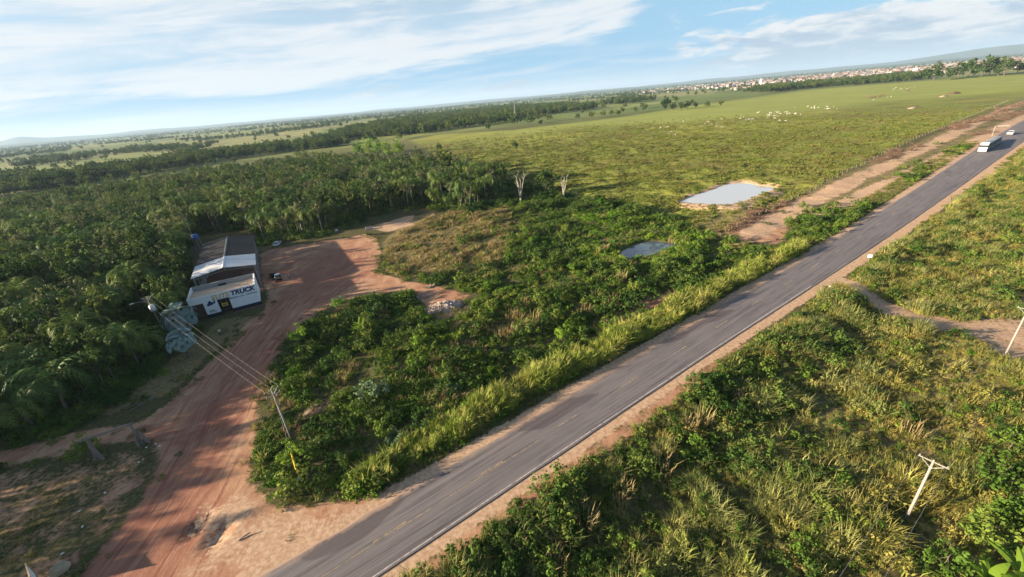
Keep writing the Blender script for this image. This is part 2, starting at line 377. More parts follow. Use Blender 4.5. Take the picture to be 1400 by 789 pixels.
def ground_mat():
    t = NT('ground'); p = t.pos(); a = t.attr('m1'); b = t.attr('m2')
    e1 = t.noise(p, 0.35, 5, 0.62); e2 = t.noise(p, 1.7, 4, 0.6); fine = t.noise(p, 6.0, 4, 0.65); big = t.noise(p, 0.05, 4, 0.6); huge = t.noise(p, 0.006, 4, 0.6)
    def edge(m, w=0.55):
        v = t.math('ADD', m, t.math('MULTIPLY', t.math('SUBTRACT', e1, 0.5), w)); v = t.math('ADD', v, t.math('MULTIPLY', t.math('SUBTRACT', e2, 0.5), w * 0.7)); return t.sm(v, 0.36, 0.64)
    # scrub floor: litter, soil and creeping green
    g = t.mix(t.sm(e2, 0.35, 0.65), (0.055, 0.062, 0.02), (0.12, 0.10, 0.045))
    g = t.mix(t.math('MULTIPLY', t.sm(e1, 0.5, 0.7), 0.6), g, (0.11, 0.08, 0.045))
    # open pasture: green-gold with brown patches and pale worn spots
    pz = t.scalev(p, (0.5, 1.0, 1.0))
    q = t.mix(t.sm(t.noise(pz, 0.9, 5, 0.65), 0.35, 0.65), (0.10, 0.12, 0.022), (0.25, 0.28, 0.055))
    q = t.mix(t.math('MULTIPLY', t.sm(t.noise(p, 0.03, 6, 0.68, 0.8), 0.46, 0.62), 0.75), q, (0.15, 0.105, 0.04))
    q = t.mix(t.math('MULTIPLY', t.sm(huge, 0.45, 0.6), 0.65), q, (0.30, 0.305, 0.06))
    q = t.mix(t.math('MULTIPLY', t.sm(t.noise(p, 0.045, 3, 0.5), 0.72, 0.78), 0.8), q, (0.34, 0.25, 0.15))
    c4 = t.attr('m4'); q = t.mix(t.math('MULTIPLY', c4[0], 0.85), q, t.mix(t.noise(p, 0.02, 5, 0.6), (0.19, 0.23, 0.05), (0.34, 0.36, 0.085)))
    g = t.mix(edge(a[2], 0.4), g, q)
    # far fields: a patchwork of plots
    vo = t.node('ShaderNodeTexVoronoi'); t.l.new(t.scalev(p, (0.0032, 0.0024, 0.0)), vo.inputs['Vector']); vo.inputs['Scale'].default_value = 1.0
    sv = t.node('ShaderNodeSeparateColor'); t.l.new(vo.outputs['Color'], sv.inputs[0])
    ff = t.mix(sv.outputs[0], (0.12, 0.165, 0.045), (0.24, 0.265, 0.08))
    ff = t.mix(t.sm(sv.outputs[1], 0.62, 0.70), ff, (0.27, 0.26, 0.10))
    ff = t.mix(t.math('MULTIPLY', t.sm(t.noise(p, 0.012, 5, 0.65), 0.45, 0.62), 0.55), ff, (0.09, 0.12, 0.035))
    g = t.mix(b[2], g, ff)
    # dry grass
    dg = t.mix(t.sm(e2, 0.3, 0.7), (0.15, 0.12, 0.05), (0.3, 0.23, 0.11))
    g = t.mix(t.math('MULTIPLY', edge(b[0], 0.7), 0.85), g, dg)
    # laterite: red-brown earth, paler where driven on, darker compacted streaks
    rw = t.noise(t.scalev(p, (0.35, 0.1, 1)), 1.0, 5, 0.6, 1.2)
    dc = t.mix(t.sm(e1, 0.3, 0.7), (0.335, 0.17, 0.098), (0.455, 0.265, 0.16))
    dc = t.mix(t.math('MULTIPLY', t.sm(rw, 0.45, 0.65), 0.55), dc, (0.55, 0.36, 0.22))
    dc = t.mix(t.math('MULTIPLY', t.sm(big, 0.45, 0.62), 0.5), dc, (0.30, 0.125, 0.085))
    dc = t.mix(t.math('MULTIPLY', t.sm(fine, 0.56, 0.72), 0.35), dc, (0.22, 0.10, 0.07))
    dc = t.mix(t.math('MULTIPLY', b[1], 0.95), dc, (0.23, 0.088, 0.062))
    # ruts and tyre tracks: streaks that follow the drive and circle the turning place
    c3 = t.attr('m3'); cv = t.node('ShaderNodeCombineXYZ'); t.l.new(t.math('MULTIPLY', c3[0], 1.5), cv.inputs[0]); t.l.new(t.math('MULTIPLY', c3[1], 0.05), cv.inputs[1])
    st1 = t.noise(cv.outputs[0], 1.0, 5, 0.65, 0.2); st2 = t.noise(cv.outputs[0], 2.3, 4, 0.6, 0.2)
    dc = t.mix(t.math('MULTIPLY', t.sm(st1, 0.50, 0.62), t.math('MULTIPLY', c3[2], 0.65)), dc, (0.20, 0.072, 0.05))
    dc = t.mix(t.math('MULTIPLY', t.sm(st2, 0.54, 0.66), t.math('MULTIPLY', c3[2], 0.4)), dc, (0.50, 0.30, 0.19))
    g = t.mix(edge(a[0], 0.75), g, dc)
    g = t.mix(t.math('MULTIPLY', c4[1], 0.85), g, t.mix(t.sm(e2, .4, .6), (0.07, 0.036, 0.026), (0.2, 0.11, 0.075)))
    sd = t.mix(t.sm(e2, 0.3, 0.7), (0.38, 0.24, 0.145), (0.56, 0.39, 0.26))
    sd = t.mix(t.math('MULTIPLY', t.sm(fine, 0.55, 0.7), 0.4), sd, (0.3, 0.16, 0.09))
    g = t.mix(edge(a[1], 1.0), g, sd)
    h = t.math('ADD', t.math('MULTIPLY', e2, 0.7), t.math('MULTIPLY', fine, 0.3))
    return t.done(t.pbsdf(g, 0.92, 0.12, 0, t.bump(h, 0.5, 0.12)))
M['ground'] = ground_mat()

def asphalt_mat():
    t = NT('asphalt'); uv = t.node('ShaderNodeUVMap').outputs[0]; p = t.pos()
    sp = t.node('ShaderNodeSeparateXYZ'); t.l.new(uv, sp.inputs[0]); v = sp.outputs[1]
    c = t.mix(t.noise(p, 0.25, 5, 0.6), (0.10, 0.089, 0.091), (0.165, 0.147, 0.146))
    streak = t.noise(t.scalev(uv, (0.03, 1.6, 1)), 1.0, 6, 0.65); c = t.mix(t.math('MULTIPLY', t.sm(streak, 0.42, 0.66), 0.65), c, (0.235, 0.208, 0.204))
    streak2 = t.noise(t.scalev(uv, (0.05, 3.1, 1)), 1.3, 5, 0.6, 0.3); c = t.mix(t.math('MULTIPLY', t.sm(streak2, 0.50, 0.64), 0.7), c, (0.048, 0.043, 0.045))
    bl = t.noise(t.scalev(uv, (0.12, 0.5, 1)), 1.0, 6, 0.7, 0.5); c = t.mix(t.math('MULTIPLY', t.sm(bl, 0.5, 0.6), 0.4), c, (0.19, 0.165, 0.155)); c = t.mix(t.math('MULTIPLY', t.sm(bl, 0.42, 0.34), 0.45), c, (0.055, 0.05, 0.052))
    # wheel paths polished lighter
    for c0 in (-2.6, -0.9, 0.9, 2.6):
        d = t.math('ABSOLUTE', t.math('SUBTRACT', v, c0)); k = t.math('MULTIPLY', t.math('SUBTRACT', 1.0, t.sm(d, 0.1, 0.75)), 0.3); c = t.mix(k, c, (0.19, 0.167, 0.163))
    # newer dark patches on the far lane
    pt = t.noise(t.scalev(uv, (0.045, 0.10, 1)), 1.0, 2, 0.4); k = t.math('MULTIPLY', t.sm(pt, 0.60, 0.62), t.math('SUBTRACT', 1.0, t.sm(v, -1.4, -0.9)))
    c = t.mix(t.math('MULTIPLY', k, 0.55), c, (0.055, 0.040, 0.043))
    # dust blown on from the edges
    ed = t.math('ADD', v, t.math('MULTIPLY', t.math('SUBTRACT', t.noise(p, 0.5, 5, 0.65), 0.5), 2.0))
    c = t.mix(t.math('MULTIPLY', t.math('SUBTRACT', 1.0, t.sm(ed, -4.3, -3.3)), 0.85), c, (0.36, 0.25, 0.18))
    fine = t.noise(p, 9.0, 3, 0.7); c = t.mix(t.math('MULTIPLY', t.sm(fine, 0.5, 0.75), 0.35), c, (0.22, 0.195, 0.185))
    return t.done(t.pbsdf(c, t.math('ADD', 0.62, t.math('MULTIPLY', fine, 0.2)), 0.35, 0, t.bump(fine, 0.35, 0.03)))
M['asphalt'] = asphalt_mat()
def paint_mat(name, col, lo, hi):
    t = NT(name); p = t.pos(); n = t.noise(p, 2.2, 5, 0.7)
    c = t.mix(t.sm(n, lo, hi), col, (0.15, 0.133, 0.13)); return t.done(t.pbsdf(c, 0.7, 0.3))
M['yellow_paint'] = paint_mat('yellow_paint', (0.46, 0.34, 0.17), 0.42, 0.64)
M['white_paint'] = paint_mat('white_paint', (0.52, 0.46, 0.43), 0.46, 0.70)
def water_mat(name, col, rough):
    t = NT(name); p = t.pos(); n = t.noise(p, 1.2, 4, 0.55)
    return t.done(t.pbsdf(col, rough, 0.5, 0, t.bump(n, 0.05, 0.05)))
M['water_silt_sky'] = water_mat('silty_sky_tinted_water', (0.55, 0.54, 0.52), 0.06)  # silty water, base colour paled further to stand in for reflected sky
M['water_dark'] = water_mat('dark_water', (0.07, 0.10, 0.13), 0.02)  # base lifted towards blue: reflected sky put into the water colour
M['concrete'] = plain('concrete', (0.40, 0.38, 0.35), 0.85, 0.3, 1.5, bump=0.2)
M['pole'] = plain('pole_concrete', (0.30, 0.28, 0.25), 0.85, 0.25, 2.0)
M['wire'] = plain('wire', (0.26, 0.25, 0.23), 0.5, 0.1, 2.0)
M['white_wall'] = plain('white_wall', (0.80, 0.80, 0.78), 0.75, 0.10, 0.8)
M['navy'] = plain('navy_paint', (0.010, 0.014, 0.035), 0.6, 0.25, 1.5)
M['navy_text'] = plain('navy_lettering', (0.02, 0.03, 0.11), 0.5, 0.1)
M['gold_text'] = plain('gold_lettering', (0.62, 0.46, 0.16), 0.5, 0.1)
M['yellow'] = plain('yellow_plastic', (0.75, 0.48, 0.03), 0.5, 0.12)
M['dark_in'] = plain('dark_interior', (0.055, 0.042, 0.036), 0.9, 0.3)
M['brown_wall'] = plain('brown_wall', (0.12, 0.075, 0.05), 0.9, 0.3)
M['roof_cream'] = plain('cream_sheet', (0.62, 0.45, 0.31), 0.55, 0.2, 1.0)
M['roof_white'] = plain('white_sheet', (0.68, 0.68, 0.67), 0.5, 0.12, 0.4)
M['roof_dark'] = plain('weathered_sheet', (0.034, 0.032, 0.033), 0.75, 0.35, 0.35)
M['steel'] = plain('steel', (0.38, 0.37, 0.35), 0.5, 0.2, 2.0)
M['red_floor'] = plain('earth_floor', (0.22, 0.11, 0.075), 0.95, 0.3, 0.8)
M['car_white'] = plain('white_car_paint', (0.80, 0.80, 0.80), 0.25, 0.04, 1.0, spec=0.5)
M['car_black'] = plain('black_car_paint', (0.022, 0.02, 0.022), 0.25, 0.1, 1.0, spec=0.5)
M['glass'] = plain('vehicle_glass', (0.02, 0.025, 0.03), 0.08, 0.1, 1.0, spec=0.6)
M['tyre'] = plain('tyre_rubber', (0.02, 0.02, 0.02), 0.85, 0.2)
M['rim'] = plain('wheel_rim', (0.45, 0.45, 0.46), 0.35, 0.1, metal=0.6)
M['lamp'] = plain('headlamp', (0.75, 0.75, 0.72), 0.15, 0.05)
M['tarp'] = plain('grey_tarp', (0.30, 0.32, 0.34), 0.7, 0.25, 0.6)
M['trailer'] = plain('trailer_side', (0.06, 0.075, 0.07), 0.6, 0.25, 0.8)
M['log'] = plain('weathered_log', (0.21, 0.175, 0.15), 0.9, 0.35, 2.0, bump=0.4)
M['wood'] = plain('sawn_wood', (0.40, 0.29, 0.18), 0.8, 0.25, 2.0)
M['stone'] = plain('rubble_stone', (0.40, 0.30, 0.24), 0.9, 0.4, 2.0, bump=0.3)
M['soil'] = plain('dry_soil', (0.25, 0.18, 0.11), 0.95, 0.35, 2.0, bump=0.3)
M['rock'] = plain('tan_rock', (0.42, 0.33, 0.22), 0.9, 0.3, 2.0, bump=0.3)
M['plastic'] = plain('litter', (0.75, 0.75, 0.74), 0.5, 0.1)
M['cow'] = plain('white_cow_hide', (0.40, 0.375, 0.33), 0.8, 0.15, 2.0)
M['skin'] = plain('skin', (0.30, 0.17, 0.11), 0.6, 0.1)
M['trousers'] = plain('dark_trousers', (0.03, 0.035, 0.06), 0.85, 0.2)
M['shirt'] = plain('white_shirt', (0.78, 0.77, 0.75), 0.8, 0.08)
M['hair'] = plain('dark_hair', (0.015, 0.012, 0.01), 0.7, 0.1)
M['town_wall'] = None
def town_mats():
    t = NT('town_wall'); r = t.attr('leaf'); c = t.mix(r[0], (0.21, 0.175, 0.15), (0.37, 0.35, 0.335)); M['town_wall'] = t.done(t.pbsdf(c, 0.85, 0.2))
    t = NT('town_roof'); r = t.attr('leaf'); c = t.mix(r[0], (0.17, 0.10, 0.075), (0.28, 0.21, 0.18)); c = t.mix(t.sm(r[1], 0.6, 0.65), c, (0.33, 0.325, 0.32)); M['town_roof'] = t.done(t.pbsdf(c, 0.85, 0.2))
town_mats()
M['window'] = plain('dark_window', (0.05, 0.055, 0.06), 0.2, 0.1)
def hill_mat():
    t = NT('hill_woods'); p = t.pos(); n = t.noise(p, 0.004, 6, 0.65); return t.done(t.pbsdf(t.mix(n, (0.04, 0.06, 0.025), (0.13, 0.14, 0.06)), 0.95, 0.1))
M['hill'] = hill_mat()
# ------------------------------------------------------------------ the ground sheet
def axis(lo, hi, step, grow, end_lo, end_hi):
    a = list(np.arange(lo, hi + 1e-6, step)); s = step; v = hi
    while v < end_hi: s *= grow; v += s; a.append(v)
    s = step; v = lo; pre = []
    while v > end_lo: s *= grow; v -= s; pre.append(v)
    return np.array(pre[::-1] + a)
gx = axis(-112, 132, 0.95, 1.055, -32000, 32000)
gy = axis(14, 190, 0.95, 1.055, -6000, 32000)
X, Y = np.meshgrid(gx, gy)
P = np.stack([X.ravel(), Y.ravel()], 1)
Z = terrain(P[:, 0], P[:, 1])
S, O = P @ UR, P @ NR
def soft(d, w): return sstep(-w, w, d)
dy = sdist(P, YARD)
m_dirt = soft(dy, 2.2)
verge_l = (1 - sstep(-42.9, -42.1, -np.abs(O + 42.0) - 42.0)) * 0
sh_l = soft(np.minimum(O + 43.4 + 0.012 * 0, -40.5 - O), 0.9) * sstep(-400, -300, S)
sh_r = soft(np.minimum(O + 35.5, (-31.2 + np.clip(S - 60, 0, 400) * 0.024) - O), 1.0)
m_dirt = np.maximum(m_dirt, soft(sdist(P, REDDIRT), 2.5))
m_dirt = np.maximum(m_dirt, 0.85 * soft(sdist(P, BAREPLOT), 2.0))
m_dirt = np.maximum(m_dirt, 0.9 * band(P, TRACK_R, 2.4, 1.2))
m_dirt = np.maximum(m_dirt, 0.62 * soft(np.minimum(O + 32, (-28.2 - O)), 1.2) * (1 - sstep(60, 90, S)))
m_sand = np.maximum.reduce([0.95 * sh_l, 0.9 * sh_r, 0.8 * soft(sdist(P, SANDPATCH), 4), 0.72 * band(P, SANDLINE, 4.6, 2.5), 0.80 * band(P, SANDLINE2, 4.2, 3.0),
                            0.85 * band(P, GP([(938, 283), (970, 285), (1005, 285), (1035, 276), (1062, 262)]), 3.0, 1.5), 0.7 * soft(2.2 - np.abs(sdist(P, POND1) + 1.0), 1.5)])
# the pale, driven-over mouth of the yard beside the road
mouth = soft(sdist(P, GP([(250, 800), (240, 740), (270, 690), (340, 660), (370, 690), (430, 692), (520, 672), (640, 612), (640, 628), (520, 700), (345, 800)])), 4.0) * 0.55 * (0.6 + 0.8 * fbm(P[:, 0], P[:, 1], 6))
m_sand = np.maximum(m_sand, mouth); m_sand = np.maximum(m_sand, 0.70 * band(P, TRACK_R, 3.8, 1.8)); m_sand = np.maximum(m_sand, 0.62 * soft(sdist(P, BARE_R), 2.5))
farlane = np.maximum(band(P, SANDLINE, 9, 5), band(P, SANDLINE2, 9, 5)); m_sand = np.where((farlane > 0) & (S > 70) & (O < -44), m_sand * (0.6 + 0.95 * fbm(P[:, 0], P[:, 1], 9)), m_sand)
pw = np.clip(np.hypot(P[:, 0], P[:, 1]) * 0.06, 5, 120); sp = sdist(P, PASTURE); m_past = sstep(-1, 1, sp / pw)
far = sstep(420, 900, np.hypot(P[:, 0], P[:, 1])) * (1 - m_past)
m_dry = np.maximum(soft(sdist(P, DRYZONE), 4), 0.8 * soft(sdist(P, GRAVEL), 3))
m_dry = np.maximum(m_dry, 0.85 * soft(sdist(P, BAREDRY), 5)); m_dry = np.maximum(m_dry, 0.6 * farlane * (O < -43))
rightside = sstep(-29, -24, O) * (0.25 + 0.6 * sstep(20, 70, P[:, 0])); m_dry = np.maximum(m_dry, rightside)
# grassy shaded apron left of the drive
m_dry = np.maximum(m_dry, 0.42 * soft(sdist(P, GP([(-100, 660), (0, 640), (200, 604), (215, 640), (190, 690), (140, 745), (70, 820), (-200, 900)])), 3))
# wheel tracks curving through the yard
trk = np.zeros(len(P))
for ln in ([(470, 360), (440, 352), (400, 356), (385, 372)], [(385, 385), (430, 385), (480, 360), (472, 345), (430, 340), (390, 352)], [(400, 400), (350, 470), (300, 540), (270, 600), (230, 700), (170, 789)],
           [(430, 405), (380, 470), (330, 545), (300, 620), (260, 700), (215, 789)], [(190, 590), (260, 600), (300, 580), (330, 530)], [(500, 372), (460, 400), (420, 420), (380, 460)]):
    L = GP(ln); d = edge_dist(P, L, False); trk = np.maximum(trk, (1 - sstep(0.2, 1.1, np.abs(d - 0.9))) * 0.8 * (0.4 + fbm(P[:, 0], P[:, 1], 9)))
red = 1.15 * soft(sdist(P, GP([(365, 420), (430, 350), (480, 345), (480, 375), (400, 430), (330, 530), (270, 620), (200, 720), (130, 800), (80, 820), (150, 740), (200, 680), (225, 620), (240, 560), (300, 500)])), 5) * 0.75
wtrk = np.zeros(len(P))
m_dirt = np.maximum(m_dirt, 0.46 * soft(sdist(P, GP([(-100, 660), (0, 640), (200, 604), (215, 640), (190, 690), (140, 745), (70, 820), (-200, 900)])), 3) * (0.7 + 0.6 * fbm(P[:, 0], P[:, 1], 7)))
m_trk = np.clip(np.maximum(trk, red * fbm(P[:, 0] + 30, P[:, 1], 14) * 1.3), 0, 1)
def follow(P, line):
    best = np.full(len(P), 1e9); cr = np.zeros(len(P)); al = np.zeros(len(P)); acc = 0.0
    for a, b in zip(line, line[1:]):
        ab = b - a; L = np.hypot(*ab); u = ab / L; t = np.clip((P - a) @ u, 0, L); d = np.hypot(P[:, 0] - a[0] - t * u[0], P[:, 1] - a[1] - t * u[1])
        sg = np.sign((P[:, 0] - a[0]) * u[1] - (P[:, 1] - a[1]) * u[0]); k = d < best; best = np.where(k, d, best); cr = np.where(k, d * sg, cr); al = np.where(k, acc + t, al); acc += L
    return cr, al
DRV = GP([(560, 352), (500, 362), (450, 376), (405, 412), (360, 470), (315, 540), (285, 610), (240, 690), (170, 789), (130, 850)])
f_c, f_a = follow(P, DRV)
rc = np.array(G(438, 362)); rr_ = np.hypot(P[:, 0] - rc[0], (P[:, 1] - rc[1]) * 0.8); ring = (1 - sstep(14, 20, rr_)) * sstep(4, 9, rr_)
f_c = np.where(ring > 0.3, rr_ * 1.2 + 40, f_c); f_a = np.where(ring > 0.3, np.arctan2(P[:, 1] - rc[1], P[:, 0] - rc[0]) * 12, f_a)
f_m = np.clip(0.25 + 0.75 * (1 - sstep(5, 12, np.abs(f_c))) + ring, 0, 1)
nx, ny = len(gx), len(gy)
ii = np.arange((ny - 1) * (nx - 1)); r_ = ii // (nx - 1); c_ = ii % (nx - 1); q0 = r_ * nx + c_
F = np.stack([q0, q0 + 1, q0 + nx + 1, q0 + nx], 1)
fc = (P[F[:, 0]] + P[F[:, 2]]) / 2
fy = inside(fc, YARD); fp = inside(fc, PASTURE) & ~fy; ft = (edge_dist(fc, TRACK_R, False) < 2.5) & ~fp
C1 = np.stack([m_dirt, m_sand, m_past, np.ones(len(P))], 1); C2 = np.stack([m_dry, m_trk, far, np.ones(len(P))], 1); C3 = np.stack([f_c, f_a, f_m, np.ones(len(P))], 1)
graz = m_past * sstep(-1, 1, sdist(P, GP([(540, 180), (700, 185), (800, 172), (900, 172), (1010, 160), (1120, 150), (1200, 140), (1300, 133), (1400, 122), (1600, 90), (1400, 90), (1000, 130), (700, 160)])) / 40)
hol = np.zeros(len(P))
for h in HOLES: hol = np.maximum(hol, sstep(-0.5, 0.4, sdist(P, h) + (vnoise(P[:, 0], P[:, 1], 1.1) - .5) * 1.6))
C4 = np.stack([graz, hol, 0 * hol, np.ones(len(P))], 1)
def sheet(name, sel):
    f = F[sel]; u, inv = np.unique(f.ravel(), return_inverse=True)
    me = bpy.data.meshes.new(name)
    me.vertices.add(len(u)); me.vertices.foreach_set('co', np.stack([P[u, 0], P[u, 1], Z[u]], 1).ravel())
    me.loops.add(len(inv)); me.loops.foreach_set('vertex_index', inv)
    me.polygons.add(len(f)); me.polygons.foreach_set('loop_start', np.arange(len(f)) * 4)
    me.update(calc_edges=True); me.polygons.foreach_set('use_smooth', [True] * len(f))
    for an, C in (('m1', C1), ('m2', C2), ('m3', C3), ('m4', C4)):
        at = me.attributes.new(an, 'FLOAT_COLOR', 'POINT'); at.data.foreach_set('color', C[u].ravel())
    me.materials.append(M['ground']); me.validate()
    return tag(link(name, me), kind='structure')
sheet('ground', ~(fy | fp | ft)); sheet('dirt_yard', fy); sheet('pasture', fp); sheet('dirt_track', ft)
# fast bilinear lookup of the sheet's height
def hz(x, y):
    x = np.asarray(x, float); y = np.asarray(y, float); Zg = Z.reshape(ny, nx)
    i = np.clip(np.searchsorted(gx, x) - 1, 0, nx - 2); j = np.clip(np.searchsorted(gy, y) - 1, 0, ny - 2)
    fx = (x - gx[i]) / (gx[i + 1] - gx[i]); fy_ = (y - gy[j]) / (gy[j + 1] - gy[j])
    return (Zg[j, i] * (1 - fx) + Zg[j, i + 1] * fx) * (1 - fy_) + (Zg[j + 1, i] * (1 - fx) + Zg[j + 1, i + 1] * fx) * fy_
def gz(x, y): return float(hz(np.array([x]), np.array([y]))[0])
def at(px, py, dz=0.0):
    x, y = G(px, py); return (x, y, gz(x, y) + dz)

# ------------------------------------------------------------------ highway
rng = np.random.RandomState(11)
ss = np.concatenate([np.arange(-160, 200, 2.0), np.arange(200, 520, 5), np.arange(520, 4000, 60)])
def right_edge(s): return -33.0 + np.clip(s - 70, 0, 300) * 0.014
ROADZ = 0.16
def zs(s, o):
    x, y = road_xy(s, o); return float(rise(np.array(x), np.array(y)))
vs = []; uvs = []; rows = []
for s in ss:
    le = -41.3 + (vnoise(s, 0, 3.0) - 0.5) * 0.7; re = right_edge(s) + (vnoise(s, 50, 2.0) - 0.5) * 0.16
    offs = [le - 0.35, le, -39.5, -37.2, -35.0, re, re + 0.06]
    row = []
    for k, o in enumerate(offs):
        x, y = road_xy(s, o); z = zs(s, o) + ROADZ - (0.17 if k in (0, 6) else 0.0) - (0.05 if k in (1, 5) else 0)
        if k == 6: z -= 0.1
        row.append(len(vs)); vs.append((x, y, z)); uvs.append((s, o + 37.2))
    rows.append(row)
fs = [(a[k], a[k + 1], b[k + 1], b[k]) for a, b in zip(rows, rows[1:]) for k in range(6)]
me = bpy.data.meshes.new('highway'); me.from_pydata(vs, [], fs); uvl = me.uv_layers.new(name='UVMap')
for li, lp in enumerate(me.loops): uvl.data[li].uv = uvs[lp.vertex_index]
me.materials.append(M['asphalt']); highway = tag(link('highway', me), kind='structure')
bm = bmesh.new(); bm.from_mesh(me); bmesh.ops.recalc_face_normals(bm, faces=bm.faces)
if sum(f.normal.z for f in bm.faces) < 0: bmesh.ops.reverse_faces(bm, faces=bm.faces)
bm.to_mesh(me); bm.free()
def road_strip(name, s0, s1, o0, o1, mat, step=2.0, parent=None, rag=0.0):
    n = max(1, int((s1 - s0) / step)); v = []; f = []
    for i in range(n + 1):
        s = s0 + (s1 - s0) * i / n
        for o in (o0, o1):
            oo = (o(s) if callable(o) else o) + (rng.rand() - .5) * rag
            x, y = road_xy(s, oo); v.append((x, y, zs(s, oo) + ROADZ + 0.006 - (0.05 * max(0, (oo - (-35.0)) / 2.2)))) 
        if i: b = 2 * i; f.append((b - 2, b - 1, b + 1, b))
    m = bpy.data.meshes.new(name); m.from_pydata(v, [], f); m.materials.append(mat)
    b = bmesh.new(); b.from_mesh(m)
    if sum(q.normal.z for q in b.faces) < 0: bmesh.ops.reverse_faces(b, faces=b.faces)
    b.to_mesh(m); b.free()
    return link(name, m, parent)
s = 32.6 - 14.35 * 9
while s < 420:
    road_strip('lane_dash', s - 2.1, s + 2.1, -37.28, -37.14, M['yellow_paint'], 1.0, highway, 0.02); s += 14.35 if s < 80 else 14.9
road_strip('edge_line', -160, 520, lambda s: right_edge(s) - 0.42, lambda s: right_edge(s) - 0.27, M['white_paint'], 3.0, highway, 0.02)
road_strip('worn_yellow_line', -60, 28, -36.98, -36.90, M['yellow_paint'], 2.0, highway, 0.03)

# ------------------------------------------------------------------ water
def water(name, poly, z, mat, grow=2.0):
    poly = np.array(poly); c = poly.mean(0); q = []
    n = len(poly)
    for i in range(n):
        for t in (0, 0.33, 0.66):
            p = poly[i] * (1 - t) + poly[(i + 1) % n] * t; d = p - c; q.append(p + d / np.linalg.norm(d) * grow)
    m = bpy.data.meshes.new(name); m.from_pydata([(x, y, z) for x, y in q], [], [tuple(range(len(q)))]); m.materials.append(mat)
    b = bmesh.new(); b.from_mesh(m)
    for f in b.faces:
        if f.normal.z < 0: f.normal_flip()
    b.to_mesh(m); b.free()
    return tag(link(name, m), kind='structure')
water('pale_pond', POND1, 0.62, M['water_silt_sky'], 0.8)
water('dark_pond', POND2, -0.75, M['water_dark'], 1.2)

# ------------------------------------------------------------------ hills on the skyline
def hills(name, r0, depth, hfun, seed):
    mb = MB(); n = 360; rowsH = 7; vs = []; fs = []
    for i in range(n):
        a = R(-95 + 190 * i / (n - 1))
        for k in range(rowsH):
            t = k / (rowsH - 1); rr = r0 + depth * t
            h = hfun(math.degrees(a)) * math.sin(math.pi * t * 0.5) ** 1.2 * (0.75 + 0.5 * float(fbm(np.array(rr * math.sin(a)), np.array(rr * math.cos(a)), 1400.0 + seed)))
            vs.append((rr * math.sin(a), rr * math.cos(a), h - 6))
    for i in range(n - 1):
        for k in range(rowsH - 1):
            b = i * rowsH + k; fs.append((b, b + rowsH, b + rowsH + 1, b + 1))
    mb.add(vs, fs); return tag(mb.build(name, M['hill'], smooth=True), kind='structure')
def bumps(a, lst): return sum(h * math.exp(-((a - c) / w) ** 2) for c, w, h in lst)
hills('far_hills', 17000, 2500, lambda a: 70 + 70 * float(fbm(np.array(a * 1.0), np.array(3.0), 7.0)) + bumps(a, [(-46.5, 1.1, 110), (-44, 2.2, 45), (-38, 3, 40), (46, 4, 60), (50, 4, 110), (36, 5, 30), (60, 14, 80)]), 0)
hills('near_hills', 11000, 1800, lambda a: 12 + 50 * float(fbm(np.array(a * 1.0), np.array(9.0), 5.0)) + bumps(a, [(-20, 9, 20), (10, 8, 25), (44, 6, 25)]), 300)

# ------------------------------------------------------------------ haze: the air over the plain
hzb = MB().box(-34000, 34000, -7000, 34000, -9, 480)
t_ = NT('haze_air'); pv = t_.node('ShaderNodeVolumePrincipled'); pv.inputs['Color'].default_value = (0.54, 0.76, 1.0, 1); pv.inputs['Density'].default_value = HAZE
pv.inputs['Anisotropy'].default_value = 0.1
t_.l.new(pv.outputs[0], t_.out.inputs['Volume'])
if HAZE > 0: tag(hzb.build('haze', t_.m), 'thin bluish haze lying over the whole plain', 'haze', kind='stuff')

# ------------------------------------------------------------------ plant meshes
def cloud(mb, rg, C, rad, n, size, up=0.35, aspect=0.55, flat=1.0, mat=0, shade=0.0, dead=0.0):
    """n leaf blades spread through balls of radius rad round centres C; returns shade list"""
    C = np.asarray(C, float); k = np.repeat(np.arange(len(C)), n); N = len(k)
    d = rg.normal(size=(N, 3)); d /= np.linalg.norm(d, axis=1)[:, None]
    rad = np.asarray(rad, float) * np.ones(len(C)); rr = rg.rand(N) ** 0.45
    p = C[k] + d * (rad[k] * rr)[:, None] * np.array([1, 1, flat])
    nm = d * 1.25 + rg.normal(size=(N, 3)) * 0.42 + np.array([0, 0, up]); nm /= np.linalg.norm(nm, axis=1)[:, None]
    t = np.cross(nm, rg.normal(size=(N, 3))); t /= np.linalg.norm(t, axis=1)[:, None]; b = np.cross(nm, t)
    L = size * (0.6 + 0.8 * rg.rand(N))[:, None]; W = L * aspect
    q = np.stack([p - t * L * .5, p + b * W * .5 + t * L * .05, p + t * L * .5, p - b * W * .5 + t * L * .05], 1).reshape(-1, 3)
    base = len(mb.v); mb.v += [tuple(x) for x in q]; mb.f += [(base + 4 * i, base + 4 * i + 1, base + 4 * i + 2, base + 4 * i + 3) for i in range(N)]; mb.m += [mat] * N
    cs = rg.rand(len(C)); sh = np.clip(0.55 * rg.rand(N) + 0.45 * cs[k] + shade, 0, 1); dd = (rg.rand(N) < dead).astype(float)
    return np.stack([np.repeat(sh, 4), np.repeat(dd, 4)], 1)
